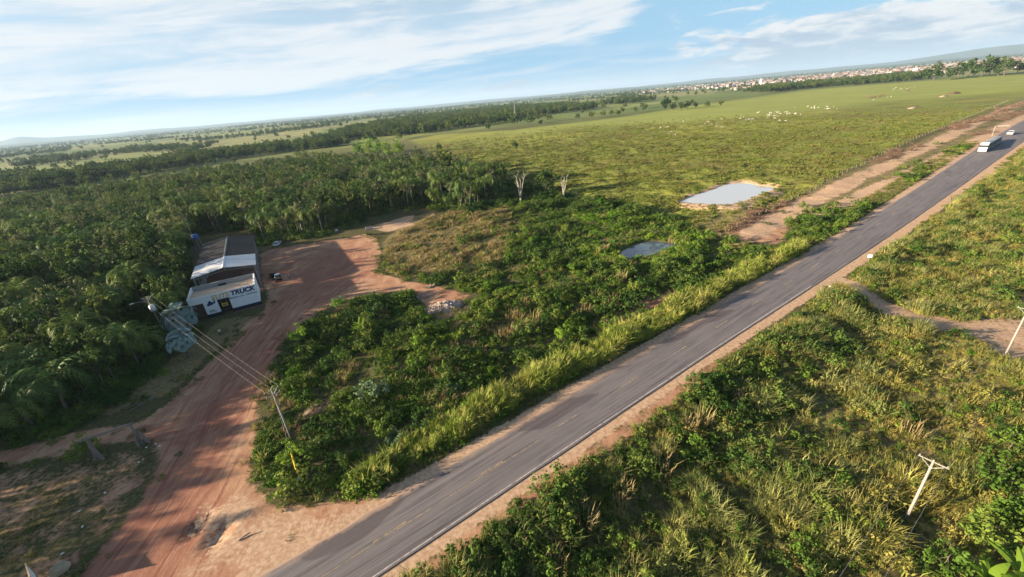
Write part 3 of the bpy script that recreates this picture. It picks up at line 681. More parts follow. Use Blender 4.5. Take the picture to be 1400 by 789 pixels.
def blades(mb, rg, n, h, spread, lean, w, mat=0, c=(0, 0, 0), droop=0.3):
    out = []
    for i in range(n):
        a = rg.rand() * 6.283; r = spread * math.sqrt(rg.rand()); bx, by = c[0] + r * math.cos(a), c[1] + r * math.sin(a)
        a2 = a + rg.normal() * 0.7; hh = h * (0.55 + 0.6 * rg.rand()); ln = lean * hh * (0.3 + rg.rand())
        dx, dy_ = math.cos(a2), math.sin(a2); px, py = -dy_ * w / 2, dx * w / 2
        m = (bx + dx * ln * 0.4, by + dy_ * ln * 0.4, c[2] + hh * 0.62); tp = (bx + dx * ln * (1 + droop), by + dy_ * ln * (1 + droop), c[2] + hh * (1 - droop * 0.4 * rg.rand()))
        b = len(mb.v)
        mb.v += [(bx - px, by - py, c[2] - 0.05), (bx + px, by + py, c[2] - 0.05), (m[0] + px, m[1] + py, m[2]), (m[0] - px, m[1] - py, m[2]), tp]
        mb.f += [(b, b + 1, b + 2, b + 3), (b + 3, b + 2, b + 4)]; mb.m += [mat, mat]
        s = rg.rand(); out += [(s, 0)] * 5
    return np.array(out)
def paint(me, sh):
    a = me.attributes.new('leaf', 'FLOAT_COLOR', 'POINT'); n = len(me.vertices); c = np.zeros((n, 4)); c[:, 3] = 1; c[:len(sh), :2] = sh[:n]; a.data.foreach_set('color', c.ravel())
    return me
def trunk(mb, rg, h, r, limbs, crown_r, crown_z, mat=0, wob=0.3):
    mb.cur = mat
    pts = [(0, 0, -0.3)]; x = y = 0
    for i in range(1, 6):
        x += rg.normal() * wob * h * 0.03; y += rg.normal() * wob * h * 0.03; pts.append((x, y, h * i / 5))
    mb.tube(pts, [r * (1.15 - 0.16 * i) for i in range(6)], 6)
    ends = []
    for i in range(limbs):
        z0 = h * (0.45 + 0.5 * rg.rand()); k = min(int(z0 / h * 5), 4); p0 = Vector(pts[k]).lerp(Vector(pts[k + 1]), z0 / h * 5 - k)
        a = 6.283 * (i + rg.rand() * 0.6) / limbs; e = Vector((p0.x + math.cos(a) * crown_r * (0.5 + 0.4 * rg.rand()), p0.y + math.sin(a) * crown_r * (0.5 + 0.4 * rg.rand()), z0 + (crown_z - z0) * (0.5 + 0.8 * rg.rand()) + 0.6))
        md = p0.lerp(e, 0.5) + Vector((0, 0, -0.06 * h)); mb.tube([p0, md, e], [r * 0.42, r * 0.28, r * 0.1], 5); ends.append(e)
    return ends
def split(mb, sh, k0):   # separate meshes trunk / crown from one builder by material slot
    pass
def broad_tree(seed, h, cr, cz, nclump, nleaf, size, leafm, barkm, flat=0.8, trunk_r=0.16, gap=0.0, limbs=6, skew=0.25):
    rg = np.random.RandomState(seed)
    tb = MB(); ends = trunk(tb, rg, h * 0.8, trunk_r, limbs, cr, cz)
    tm = tb.mesh('trunk', barkm, True)
    cb = MB(); C = []; rad = []
    while len(C) < nclump:
        d = rg.normal(size=3); d /= np.linalg.norm(d); rr = rg.rand() ** 0.4
        lob = 1 + skew * math.sin(3 * math.atan2(d[1], d[0]) + seed) + skew * math.sin(5 * d[2] + 2 * seed)
        if rg.rand() < gap and rr > 0.5: continue
        p = np.array([d[0] * cr * lob, d[1] * cr * lob, d[2] * (h - cz) * flat * lob * 1.0]) * rr + np.array([0, 0, cz + (h - cz) * 0.15])
        if p[2] < h * 0.22: continue
        C.append(p); rad.append(cr * (0.20 + 0.14 * rg.rand()))
    for e in ends: C.append(np.array(e)); rad.append(cr * 0.25)
    sh = cloud(cb, rg, C, rad, nleaf, size, 0.45, 0.6)
    cm = paint(cb.mesh('crown', leafm), sh)
    return tm, cm
def bare_tree(seed, h, leafm, barkm):
    rg = np.random.RandomState(seed); tb = MB(); C = []
    for k in range(4):
        a = 6.283 * k / 4 + rg.rand(); lean = 0.10 + 0.14 * rg.rand(); hh = h * (0.75 + 0.3 * rg.rand()); pts = [Vector((math.cos(a) * lean * hh * t ** 1.3, math.sin(a) * lean * hh * t ** 1.3, -0.3 + hh * t)) for t in (0, .25, .5, .75, 1)]
        tb.tube(pts, [.26, .2, .16, .11, .05], 6); C.append(pts[-1])
        for j in range(4):
            p0 = pts[2].lerp(pts[4], rg.rand()); b = rg.rand() * 6.283; p1 = p0 + Vector((math.cos(b) * 1.3, math.sin(b) * 1.3, 1.6 + rg.rand())); tb.tube([p0, p0.lerp(p1, .5) + Vector((0, 0, -.15)), p1], [.09, .07, .03], 4); C.append(p1)
    cb = MB(); C = [C[i] for i in rg.permutation(len(C))[:11]]; sh = cloud(cb, rg, [tuple(c) for c in C], 0.8, 10, 0.4, 0.4)
    return tb.mesh('trunk', barkm, True), paint(cb.mesh('crown', leafm), sh)
def palm_tree(seed, h, n, L, leafm, barkm, upright=0.5, w=0.5):
    rg = np.random.RandomState(seed); tb = MB(); x = rg.normal() * 0.4
    tb.tube([(0, 0, -0.3), (x * .3, 0, h * .4), (x, x * .2, h)], [0.22, 0.17, 0.15], 7); tm = tb.mesh('trunk', barkm, True)
    cb = MB(); sh = []
    for i in range(n):
        a = 6.283 * i / n * 1.618 * 2 + rg.rand() * 0.5; e0 = 1.45 - 1.15 * (i / n) * (1.3 - upright) - rg.rand() * 0.25; l = L * (0.75 + 0.4 * rg.rand()); s_ = rg.rand()
        p = Vector((x, x * .2, h - 0.15)); d_el = e0; pts = [p.copy()]; K = 9
        for k in range(K):
            d_el -= (0.10 + 0.055 * k) * (1.15 - 0.35 * upright); p = p + Vector((math.cos(a) * math.cos(d_el), math.sin(a) * math.cos(d_el), math.sin(d_el))) * (l / K); pts.append(p.copy())
        side = Vector((-math.sin(a), math.cos(a), 0))
        for k in range(1, K):
            q0, q1 = pts[k], pts[k + 1]; ww = w * (1.0 - abs(k / K - 0.42) * 1.1) * l / 4.0 * 1.5
            dirv = (q1 - q0)
            for sg in (-1, 1):
                for u in (0.0, 0.5):
                    b0 = q0 + dirv * u; b1 = q0 + dirv * (u + 0.36); tip = b0 + side * sg * ww + dirv * (0.9 + u) + Vector((0, 0, -0.34 * ww + rg.normal() * 0.08))
                    bi = len(cb.v); cb.v += [tuple(b0), tuple(b1), tuple(tip)]; cb.f.append((bi, bi + 1, bi + 2)); cb.m.append(0); sh += [(min(1, s_ * 0.7 + rg.rand() * .3), 0)] * 3
    return tm, paint(cb.mesh('fronds', leafm), np.array(sh))
def fan_palm(seed):
    rg = np.random.RandomState(seed); tb = MB(); tb.tube([(0, 0, -0.2), (0, 0, 1.6), (0.1, 0, 3.0)], [0.32, 0.26, 0.24], 8); tm = tb.mesh('trunk', M['bark'], True)
    cb = MB(); sh = []
    for i in range(40):
        a = i * 2.399; e = 1.45 - 1.8 * (i / 40) + rg.normal() * 0.1; l = 1.3 + 0.75 * rg.rand()
        d = Vector((math.cos(a) * math.cos(e), math.sin(a) * math.cos(e), math.sin(e))); h0 = Vector((0.1, 0, 3.0)) + d * l
        sidev = Vector((-math.sin(a), math.cos(a), 0)); upv = d.cross(sidev) * -1; tw = rg.normal() * .5; fw = (d * 0.30 + upv * (0.95 if e < 1.0 else 0.5) + sidev * tw * .7).normalized(); sdv = (sidev - fw * sidev.dot(fw)).normalized(); nv = fw.cross(sdv)
        rad = 0.66 + 0.22 * rg.rand(); s_ = rg.rand(); NF = 15
        for k in range(NF):
            th = -2.3 + 4.6 * (k + .5) / NF; rr = rad * (1 - 0.10 * abs(th) / 2.3) * (.92 + .16 * rg.rand()); w_ = 0.15; q = []
            for dt, rf in ((0, 0.05), (-w_, 0.74), (0, 1.0), (w_, 0.74)):
                q.append(h0 + (fw * math.cos(th + dt) + sdv * math.sin(th + dt)) * rr * rf + nv * ((0.05 if dt else -0.05) * rf) + Vector((0, 0, -0.16 * rf * rf)))
            b0 = len(cb.v); cb.v += [tuple(x) for x in q]; cb.f += [(b0, b0 + 1, b0 + 2), (b0, b0 + 2, b0 + 3)]; cb.m += [0, 0]; sv_ = min(1, s_ * .6 + rg.rand() * .4); sh += [(sv_, 0)] * 4
        st = Vector((0.1, 0, 2.9)); q = d.cross(Vector((0, 0, 1))).normalized() * 0.05; b = len(cb.v); cb.v += [tuple(st - q), tuple(st + q), tuple(h0 + q), tuple(h0 - q)]; cb.f.append((b, b + 1, b + 2, b + 3)); cb.m.append(0); sh += [(0.5, 0)] * 4
    return tm, paint(cb.mesh('fan_fronds', M['bismarck']), np.array(sh))
def shrub(seed, r, h, nclump, nleaf, size, leafm, up=0.5, aspect=0.6, dead=0.02, spiky=0):
    rg = np.random.RandomState(seed); mb = MB(); C = []; rad = []
    for i in range(nclump):
        a = rg.rand() * 6.283; q = math.sqrt(rg.rand()) * r; z = h * (0.15 + 0.75 * rg.rand() * (1 - 0.6 * (q / r) ** 2)); C.append((q * math.cos(a), q * math.sin(a), z)); rad.append(r * (0.22 + 0.2 * rg.rand()))
    sh = cloud(mb, rg, C, rad, nleaf, size, up, aspect, 0.85, dead=dead)
    if spiky: sh = np.concatenate([sh, blades(mb, rg, spiky, h * 1.15, r * 0.8, 0.5, 0.06)])
    return paint(mb.mesh('foliage', leafm), sh)
def tuft(seed, n, h, spread, lean, w, mat, droop=0.3):
    rg = np.random.RandomState(seed); mb = MB(); sh = blades(mb, rg, n, h, spread, lean, w, droop=droop); return paint(mb.mesh('blades', mat), sh)
def twigs(seed, n, r, h, mat, w=0.05):
    rg = np.random.RandomState(seed); mb = MB()
    for i in range(n):
        a = rg.rand() * 6.283; q = r * rg.rand(); b = rg.rand() * 6.283; l = r * (0.4 + rg.rand()); z = h * rg.rand() * (1 - 0.5 * q / r)
        p0 = Vector((q * math.cos(a), q * math.sin(a), z * 0.6)); p1 = p0 + Vector((math.cos(b) * l, math.sin(b) * l, rg.normal() * 0.25 * h + 0.2)); p1.z = max(p1.z, 0.02)
        mb.tube([p0, p0.lerp(p1, .5) + Vector((0, 0, .1)), p1], [w, w * .7, w * .25], 3, False)
    return mb.mesh('twigs', mat)

PROTO = 0
def scatter(name, label, cat, pts, scl, meshes, idx=None, seed=0, tilt=0.0, sq=0.25):
    """one uncountable mass of ground cover: small plants instanced on points"""
    global PROTO
    pts = np.asarray(pts); n = len(pts)
    if n == 0: return None
    rg = np.random.RandomState(seed + 77); pc = bpy.data.collections.new('plants_%02d' % PROTO); PROTO += 1
    for i, m in enumerate(meshes): pc.objects.link(bpy.data.objects.new('plant_%02d_%02d' % (PROTO, i), m))
    me = bpy.data.meshes.new(name); me.vertices.add(n); z = hz(pts[:, 0], pts[:, 1]) if pts.shape[1] == 2 else pts[:, 2]
    me.vertices.foreach_set('co', np.stack([pts[:, 0], pts[:, 1], z], 1).ravel())
    rot = np.stack([rg.normal(size=n) * tilt, rg.normal(size=n) * tilt, rg.rand(n) * 6.283], 1)
    s3 = np.stack([scl, scl, scl * (1 - sq + 2 * sq * rg.rand(n))], 1)
    for an, ty, dt in (('rot', 'FLOAT_VECTOR', rot), ('scl', 'FLOAT_VECTOR', s3)):
        a = me.attributes.new(an, ty, 'POINT'); a.data.foreach_set('vector', dt.ravel())
    a = me.attributes.new('idx', 'INT', 'POINT'); a.data.foreach_set('value', (rg.randint(0, len(meshes), n) if idx is None else idx).astype(np.int32))
    o = link(name, me); tag(o, label, cat, kind='stuff')
    ng = bpy.data.node_groups.new(name, 'GeometryNodeTree')
    ng.interface.new_socket('Geometry', in_out='INPUT', socket_type='NodeSocketGeometry'); ng.interface.new_socket('Geometry', in_out='OUTPUT', socket_type='NodeSocketGeometry')
    N = ng.nodes; L = ng.links; gi = N.new('NodeGroupInput'); go = N.new('NodeGroupOutput'); ip = N.new('GeometryNodeInstanceOnPoints')
    ci = N.new('GeometryNodeCollectionInfo'); ci.inputs['Collection'].default_value = pc; ci.inputs['Separate Children'].default_value = True; ci.inputs['Reset Children'].default_value = True
    def na(nm, ty):
        q = N.new('GeometryNodeInputNamedAttribute'); q.data_type = ty; q.inputs['Name'].default_value = nm; return q.outputs['Attribute']
    L.new(gi.outputs[0], ip.inputs['Points']); L.new(ci.outputs[0], ip.inputs['Instance']); ip.inputs['Pick Instance'].default_value = True
    L.new(na('idx', 'INT'), ip.inputs['Instance Index']); L.new(na('rot', 'FLOAT_VECTOR'), ip.inputs['Rotation']); L.new(na('scl', 'FLOAT_VECTOR'), ip.inputs['Scale']); L.new(ip.outputs[0], go.inputs[0])
    md = o.modifiers.new('scatter', 'NODES'); md.node_group = ng
    return o
def sample(poly, per_m2, seed, dens=None, jitter=True):
    rg = np.random.RandomState(seed); poly = np.asarray(poly); lo, hi = poly.min(0), poly.max(0); n = int((hi - lo).prod() * per_m2)
    p = lo + rg.rand(n, 2) * (hi - lo); p = p[inside(p, poly)]
    if dens is not None: p = p[rg.rand(len(p)) < dens(p)]
    return p
def clear(p, extra=0.0):       # not on road, yard, water, building
    o = p @ NR; s = p @ UR
    k = (o < -43.6 - extra) | (o > right_edge(s) + 2.2 + extra)
    k &= (sdist(p, YARD) < -0.3 - extra) & (sdist(p, POND1) < -0.6) & (sdist(p, POND2) < -0.4) & ~inside(p, BLD) & (edge_dist(p, TRACK_R, False) > 2.9) & (sdist(p, BARE_R) < 0.5)
    return k
def shown(p, margin=60, zt=3.0):   # would a plant here be in the picture (or close beside it)
    X_, Y_ = p[:, 0], p[:, 1]; Zc = zt - CAMH
    d = Y_ * math.cos(PITCH) - Zc * math.sin(PITCH); dn = -Y_ * math.sin(PITCH) - Zc * math.cos(PITCH); d_ = np.maximum(d, 1)
    xr = FPX * X_ / d_; yr = FPX * dn / d_; cr, sr = math.cos(ROLL), math.sin(ROLL)
    u = 700 + cr * xr - sr * yr; v = 394.5 + sr * xr + cr * yr
    return (d > 5) & (u > -margin) & (u < 1400 + margin) & (v < 789 + margin)
# ------------------------------------------------------------------ woodland on the left
BT = [broad_tree(i + 3, 10.5 + (i % 3) * 1.2, 2.2 + 0.45 * (i % 4), 6.2, 26, 32, 0.50, M[('forest', 'forest_mid', 'forest', 'forest_deep', 'forest_mid')[i]], M['bark'], 0.85, 0.15, 0.1) for i in range(5)]
PT = [broad_tree(i + 43, 11.5 + (i % 2), 1.9 + 0.3 * (i % 2), 8.4, 18, 18, 0.46, M['forest_pale'], M['pale_bark'], 0.6, 0.12, 0.35, 7) for i in range(4)]
PA = [palm_tree(i + 80, 5.0 + 1.4 * i, 19 + i, 5.4, M['palm'], M['bark'], 0.3 + 0.2 * i) for i in range(3)]
SH = [shrub(i + 200, 1.3, 1.7, 18, 20, 0.25, M['shrub'], dead=0.02) for i in range(4)]
SD = [shrub(i + 220, 1.5, 2.0, 20, 20, 0.27, M['shrub_dark']) for i in range(4)]
LU = [shrub(i + 240, 1.1, 1.1, 14, 18, 0.24, M['lush'], spiky=10) for i in range(3)]
def jgrid(poly, step, seed, j=0.75):
    rg = np.random.RandomState(seed); poly = np.asarray(poly); lo, hi = poly.min(0), poly.max(0)
    a, b = np.meshgrid(np.arange(lo[0], hi[0], step), np.arange(lo[1], hi[1], step)); p = np.stack([a.ravel(), b.ravel()], 1); p += (rg.rand(*p.shape) - .5) * step * 2 * j
    return p[inside(p, poly)]
fp_ = np.concatenate([jgrid(FOREST, 4.2, 1), jgrid(FOREST_OFF, 4.6, 2)])
fp_ = fp_[clear(fp_, 0.6)]
rg = np.random.RandomState(21)
keepout = ~((edge_dist(fp_, GP([(200, 620), (-80, 645)]), False) < 5)); fp_ = fp_[keepout]
fp_ = fp_[fbm(fp_[:, 0] + 11, fp_[:, 1], 9) > 0.33]
fp_ = fp_[(edge_dist(fp_, GP([(205, 470), (226, 462), (262, 470)]), False) > 6.5)]
dist = np.hypot(fp_[:, 0], fp_[:, 1])
nz = fbm(fp_[:, 0], fp_[:, 1], 30); r1 = rg.rand(len(fp_))
ppalm = np.where((dist < 130), 0.55, 0.30); ppale = np.where(dist < 120, -0.1, 0.24) + 0.35 * sstep(0.45, 0.65, nz)
kind = np.where(r1 < ppalm, 2, np.where(r1 < ppalm + ppale, 1, 0))
vis = shown(fp_, 0, 6.0); size = np.where(kind == 2, 0.8 + 0.5 * rg.rand(len(fp_)), 0.55 + 0.65 * rg.rand(len(fp_)) ** 1.5)
# the wood's far side is lower scrubby growth
size *= 1.2
size = np.where((kind == 0) & (rg.rand(len(fp_)) < 0.10), size * 1.4, size)
size *= 1 - 0.25 * sstep(220, 420, dist)
TREES = {0: (BT, 'forest_tree', 'leafy green tree', 'tree', 'broadleaf trees of the wood', 'crown'),
         1: (PT, 'slender_tree', 'slender pale-trunked thin-crowned tree', 'tree', 'slender trees of the wood', 'crown'),
         2: (PA, 'feather_palm', 'feathery green palm', 'palm', 'palms of the wood', 'fronds')}
def place_tree(proto, name, label, cat, group, crown, x, y, s, rz, z=None):
    e = empty(name, (x, y, gz(x, y) if z is None else z), rz, label, cat, group, s); link('trunk', proto[0], e); link(crown, proto[1], e); return e
PL = GP([(200, 620), (-80, 645)]); YB = GP([(365, 335), (440, 320), (530, 290), (600, 285), (690, 270)]); SHD = BLD.mean(0)
def wood_place(x, y):
    q = np.array([[x, y]]); dp = edge_dist(q, PL, False)[0]; db = edge_dist(q, YB, False)[0]; ds = edge_dist(q, BLD)[0]; d = math.hypot(x, y)
    if db < 14: return 'in the front row of the wood behind the yard', 'front row behind the yard'
    if ds < 13: return 'close beside the shed and workshop', 'beside the shed'
    if dp < 22: return 'on the shaded edge above the dirt path and gateway', 'above the dirt path'
    if x > -95 and y > 170: return 'in the right-hand arm of the wood towards the pasture', 'right arm of the wood'
    if x + y * 1.19 < -8 and d < 190: return 'at the left edge of the view within the wood', 'left edge of the view'
    if d < 190: return 'in the thick of the wood left of the shed', 'left of the shed'
    return 'deep in the far half of the wood', 'far half of the wood'
rest_p, rest_i, rest_s = [], [], []
for k in (0, 1, 2):
    pr, nm, lb, ct, gp, cn = TREES[k]; ids = np.where((kind == k) & vis)[0]; ids = ids[np.argsort(dist[ids] / size[ids])]
    top = set(ids[:(260 if k != 2 else 200)].tolist())
    for i in ids[:(260 if k != 2 else 200)]:
        wl_, wg_ = wood_place(fp_[i, 0], fp_[i, 1]); place_tree(pr[rg.randint(len(pr))], nm, lb + ' ' + wl_, ct, gp + ', ' + wg_, cn, fp_[i, 0], fp_[i, 1], size[i], rg.rand() * 6.283)
    for i in np.where(kind == k)[0]:
        if int(i) not in top: rest_p.append(fp_[i]); rest_i.append((0, 5, 9)[k] + rg.randint(len(pr))); rest_s.append(size[i])
def joined(tm, cm, name):
    """trunk and crown in one mesh, for the masses of far trees"""
    bm = bmesh.new(); bm.from_mesh(tm); nv = len(bm.verts); nf = len(bm.faces); bm.from_mesh(cm)
    bm.faces.ensure_lookup_table()
    for i, f in enumerate(bm.faces): f.material_index = 0 if i < nf else 1
    me = bpy.data.meshes.new(name); bm.to_mesh(me); bm.free(); me.materials.append(tm.materials[0]); me.materials.append(cm.materials[0]); return me
JT = [joined(a, b, 'wood_tree') for a, b in BT + PT + PA]
scatter('woodland', 'dense green wood covering the left of the view', 'wood', np.array(rest_p), np.array(rest_s), JT, np.array(rest_i), 5, 0.03, 0.12)
ug = np.concatenate([sample(FOREST, 0.22, 31), sample(FOREST_OFF, 0.02, 32)]); ug = ug[clear(ug, 0.2)]
scatter('wood_undergrowth', 'dark leafy undergrowth beneath the trees of the wood', 'undergrowth', ug, 0.7 + 1.3 * np.random.RandomState(3).rand(len(ug)), SD + SH, None, 6, 0.1)
# a ragged hem of bushes and dry grass where the wood meets the yard
hem = np.concatenate([np.array([G(*p)]) + np.random.RandomState(int(p[0])).normal(size=(34, 2)) * 2.6 for p in [(60, 588), (120, 562), (170, 530), (205, 505), (235, 470), (365, 333), (400, 326), (440, 320), (480, 308), (520, 292), (560, 285), (600, 284)]])
hem = hem[clear(hem)]
scatter('wood_edge_growth', 'low tangled growth along the edge of the wood', 'undergrowth', hem, 0.5 + 0.9 * np.random.RandomState(4).rand(len(hem)), SD + SH + LU, None, 7, 0.1)

# ------------------------------------------------------------------ grasses and scrub of the plot
TG = [tuft(i + 300, 46, 2.0, 0.75, 0.35, 0.085, M['tallgrass'], 0.5) for i in range(3)]
DG = [tuft(i + 320, 34, 1.0, 0.7, 0.5, 0.06, M['dry'], 0.5) for i in range(3)]
SG = [tuft(i + 340, 26, 0.42, 0.7, 0.7, 0.07, M['grass'], 0.4) for i in range(3)]
PG = [tuft(i + 360, 22, 0.62, 0.95, 0.7, 0.20, M['pasture'], 0.5) for i in range(4)]
DB = [twigs(i + 380, 26, 1.3, 1.3, M['brush']) for i in range(3)]
CR = [shrub(i + 400, 1.25, 0.75, 16, 15, 0.22, M['shrub'], 0.7) for i in range(4)]
SV = [shrub(i + 420, 1.2, 1.6, 18, 26, 0.22, M['silver'], 0.8, 0.7) for i in range(2)]
GO = [shrub(i + 440, 1.1, 1.25, 16, 18, 0.20, M['gold'], 0.5, 0.5, 0.04, 8) for i in range(4)]
OL = [shrub(i + 460, 1.0, 1.1, 14, 20, 0.19, M['olive'], 0.6, 0.4, 0.0, 26) for i in range(4)]
DS = [tuft(i + 480, 46, 1.9, 0.9, 0.28, 0.06, M['dry'], 0.5) for i in range(3)]
def zone(name, label, cat, pts, protos, seed, tilt=0.08, hum=0.5):
    """protos: list of (mesh list, weight function or number, smin, smax)"""
    rg = np.random.RandomState(seed); pts = pts[clear(pts)]; pts = pts[shown(pts, 120)]
    W = np.stack([(w(pts) if callable(w) else np.full(len(pts), float(w))) for _, w, _, _ in protos], 1); W = np.maximum(W, 1e-6); cs = np.cumsum(W, 1); r = rg.rand(len(pts)) * cs[:, -1]
    pick = (r[:, None] > cs).sum(1); ms = []; base = []
    for m, _, _, _ in protos: base.append(len(ms)); ms += m
    idx = np.array([base[k] + rg.randint(len(protos[k][0])) for k in pick]); lo = np.array([p[2] for p in protos])[pick]; hi = np.array([p[3] for p in protos])[pick]
    scl = lo + (hi - lo) * rg.rand(len(pts)) ** 1.4
    if hum: scl = scl * (1 - hum + 2.0 * hum * sstep(.30, .70, fbm(pts[:, 0] + 33, pts[:, 1] - 21, 5.5)))
    return scatter(name, label, cat, pts, scl, ms, idx, seed, tilt)
nA = lambda p: fbm(p[:, 0], p[:, 1], 11); nB = lambda p: fbm(p[:, 0] + 200, p[:, 1] + 90, 8); nC = lambda p: fbm(p[:, 0] + 400, p[:, 1] - 90, 18)
ind = lambda poly, w: (lambda p: soft(sdist(p, poly), w))
STRIP = GP([(500, 654), (560, 620), (640, 577), (720, 531), (800, 491), (860, 461), (930, 423), (1000, 386), (1060, 356), (1090, 340)])
DZ, LZ = ind(DRYZONE, 4), ind(LUSH, 4)
pl = sample(PLOT, 1.1, 51); pl = pl[sdist(pl, BAREPLOT) < 0]
zone('plot_ground_cover', 'creeping weeds and low bushes over the plot between yard and highway', 'ground cover', pl,
     [(CR, lambda p: (1.3 - DZ(p)) * (0.4 + nA(p)), 0.5, 1.0), (SH, lambda p: (1 - 0.8 * DZ(p)) * sstep(.42, .62, nB(p)) * 0.5, 0.45, 1.0),
      (SD, lambda p: (1 - 0.8 * DZ(p)) * sstep(.45, .65, nC(p)) * 0.6, 0.4, 1.0), (LU, lambda p: 0.10 + 3.5 * LZ(p) + 0.4 * sstep(.58, .7, nC(p)), 0.5, 1.0),
      (DG, lambda p: 0.07 + 2.4 * DZ(p) + 1.3 * sstep(.57, .68, nA(p)), 0.6, 1.3), (SG, lambda p: 0.15 + 1.0 * DZ(p), 0.8, 1.5), (TG, lambda p: 0.05 + 0.15 * LZ(p), 0.4, 0.7)], 61)
gp_ = sample(GP([(640, 294), (690, 248), (730, 256), (800, 272), (880, 286), (930, 302), (850, 294), (690, 286)]), 0.5, 52)
zone('pasture_edge_scrub', 'dark scrub between the wood end, bare trees and pasture', 'scrub', gp_, [(SD, 1.0, 0.7, 1.4), (SH, .5, .6, 1.1), (CR, .8, .6, 1.0), (DG, .25, .7, 1.1)], 53)
# individually visible bushes of the plot
rg = np.random.RandomState(71)
pb = jgrid(PLOT, 4.6, 72, 0.8); pb = pb[clear(pb, 1.0)]; dz_ = DZ(pb); pb = pb[rg.rand(len(pb)) > np.maximum(0.75 * dz_, 0.8 * LZ(pb))]
pb = pb[shown(pb, -5) & (edge_dist(pb, STRIP, False) > 3.5) & (np.hypot(pb[:, 0] - 38, pb[:, 1] - 109) > 9)]; pb = pb[np.argsort(np.hypot(pb[:, 0], pb[:, 1]))][:290]
for q in pb:
    m = (SH + SD + SD)[rg.randint(12)]; o = link('leafy_bush', m, None, (q[0], q[1], gz(*q)), (0, 0, rg.rand() * 6.28), 0.7 + 1.3 * rg.rand() ** 2)
    s_ = float(q @ UR); dy_ = float(-sdist(q[None], YARD)[0]); ds_ = float(edge_dist(q[None], GP([(500, 654), (860, 461), (1090, 340)]), False)[0]); dw = float(edge_dist(q[None], POND2)[0])
    wl_ = 'near the dark pond' if dw < 14 else 'close behind the tall grass by the highway' if ds_ < 9 else 'along the rim of the red drive' if dy_ < 7 else 'between drive, power pole and highway' if s_ < 22 else 'in the middle of the plot' if s_ < 70 else 'on the far side of the plot towards the pasture'
    tag(o, 'rounded leafy green bush ' + wl_, 'bush', 'bushes of the plot ' + wl_)
# dry straw patches and taller saplings that break up the plot
for k, (px, py, s) in enumerate([(705, 432, 1.3), (722, 447, 1.2), (690, 458, 1.2), (737, 424, 1.1), (640, 472, 1.1), (600, 492, 1.0), (478, 502, 1.2), (468, 520, 1.1), (655, 452, 1.2), (760, 400, 1.2), (795, 425, 1.3), (770, 355, 1.1), (745, 372, 1.2), (600, 345, 1.3), (630, 330, 1.2), (570, 360, 1.2), (660, 318, 1.3), (680, 350, 1.2), (560, 330, 1.1), (590, 310, 1.2), (620, 298, 1.3), (650, 300, 1.3)]):
    for j in range(5):
        x, y, z = at(px + 9 * math.cos(2.4 * j + k) * (j > 0), py + 5 * math.sin(2.4 * j + k) * (j > 0)); o = link('straw_tuft', DG[(k + j) % 3], None, (x, y, z), (0, 0, k + j), s * 1.25)
        wl_ = 'in the dry patch beside the yard' if (px < 690 and py < 372) else 'near the drive' if px < 500 else 'among bushes in the middle of the plot'
        tag(o, 'tuft of straw-coloured dry grass ' + wl_, 'grass tuft', 'straw tufts ' + wl_)
YS = [broad_tree(i + 520, 4.4, 1.7, 2.0, 16, 34, 0.30, M[('shrub', 'shrub_dark', 'lush')[i]], M['bark'], 0.9, 0.07, 0.1, 5, 0.2) for i in range(3)]
rg = np.random.RandomState(73); ys = jgrid(PLOT, 11.0, 74, 0.9); ys = ys[clear(ys, 1.5)]; pdz = np.array(POND2).mean(0); ys = ys[(DZ(ys) < .4) & shown(ys, -5) & (edge_dist(ys, STRIP, False) > 7.5) & (np.hypot(ys[:, 0] - pdz[0] * .9, ys[:, 1] - pdz[1] * .9) > 19)]
for q in ys:
    far_ = float(q @ UR) > 60
    k = rg.randint(3); e = empty('sapling', (q[0], q[1], gz(*q)), rg.rand() * 6, 'leafy sapling standing above the bushes ' + ('in the pond side of the plot' if far_ else 'in the drive side of the plot'), 'sapling', 'saplings of the plot, ' + ('pond side' if far_ else 'drive side'), 0.6 + 0.6 * rg.rand()); link('trunk', YS[k][0], e); link('crown', YS[k][1], e)
# wall of tall grass along the near side of the highway plot
sp_ = sample(np.array([road_xy(-30, -62), road_xy(-30, -40), road_xy(140, -40), road_xy(140, -62)]), 5.0, 81)
sp_ = sp_[edge_dist(sp_, STRIP, False) < 1.2 + 2.4 * fbm(sp_[:, 0], sp_[:, 1], 6)]
zone('tall_grass_strip', 'strip of tall yellow-green grass along the left side of the highway', 'grass', sp_, [(TG, lambda p: 0.25 + 2.2 * sstep(5, 40, p @ UR) * (0.35 + sstep(.3, .55, fbm(p[:, 0], p[:, 1], 7))), 0.7, 1.25), (SH, lambda p: 0.15 + .5 * (1 - sstep(0, 25, p @ UR)), 0.6, 1.1), (LU, 0.35, 0.8, 1.4), (CR, .35, .7, 1.3), (DG, .12, .8, 1.3)], 82, 0.2, 0.3)
# short verge grass between that strip and the asphalt, and on the right shoulder
vg = sample(np.array([road_xy(-30, -50.5), road_xy(-30, -43.2), road_xy(330, -43.2), road_xy(330, -50.5)]), 1.6, 83, lambda p: 0.25 + 0.75 * sstep(.35, .55, fbm(p[:, 0], p[:, 1], 5)))
vg2 = sample(np.array([road_xy(-60, -30.6), road_xy(-60, -24), road_xy(330, -22), road_xy(330, -28)]), 1.6, 84, lambda p: sstep(.36, .6, fbm(p[:, 0], p[:, 1], 4)))
zone('verge_grass', 'short patchy grass on the highway verges', 'grass', np.concatenate([vg, vg2]), [(SG, 1.0, 0.7, 1.3), (CR, 0.35, 0.3, 0.55), (DG, 0.10, 0.4, 0.7)], 85, hum=0)
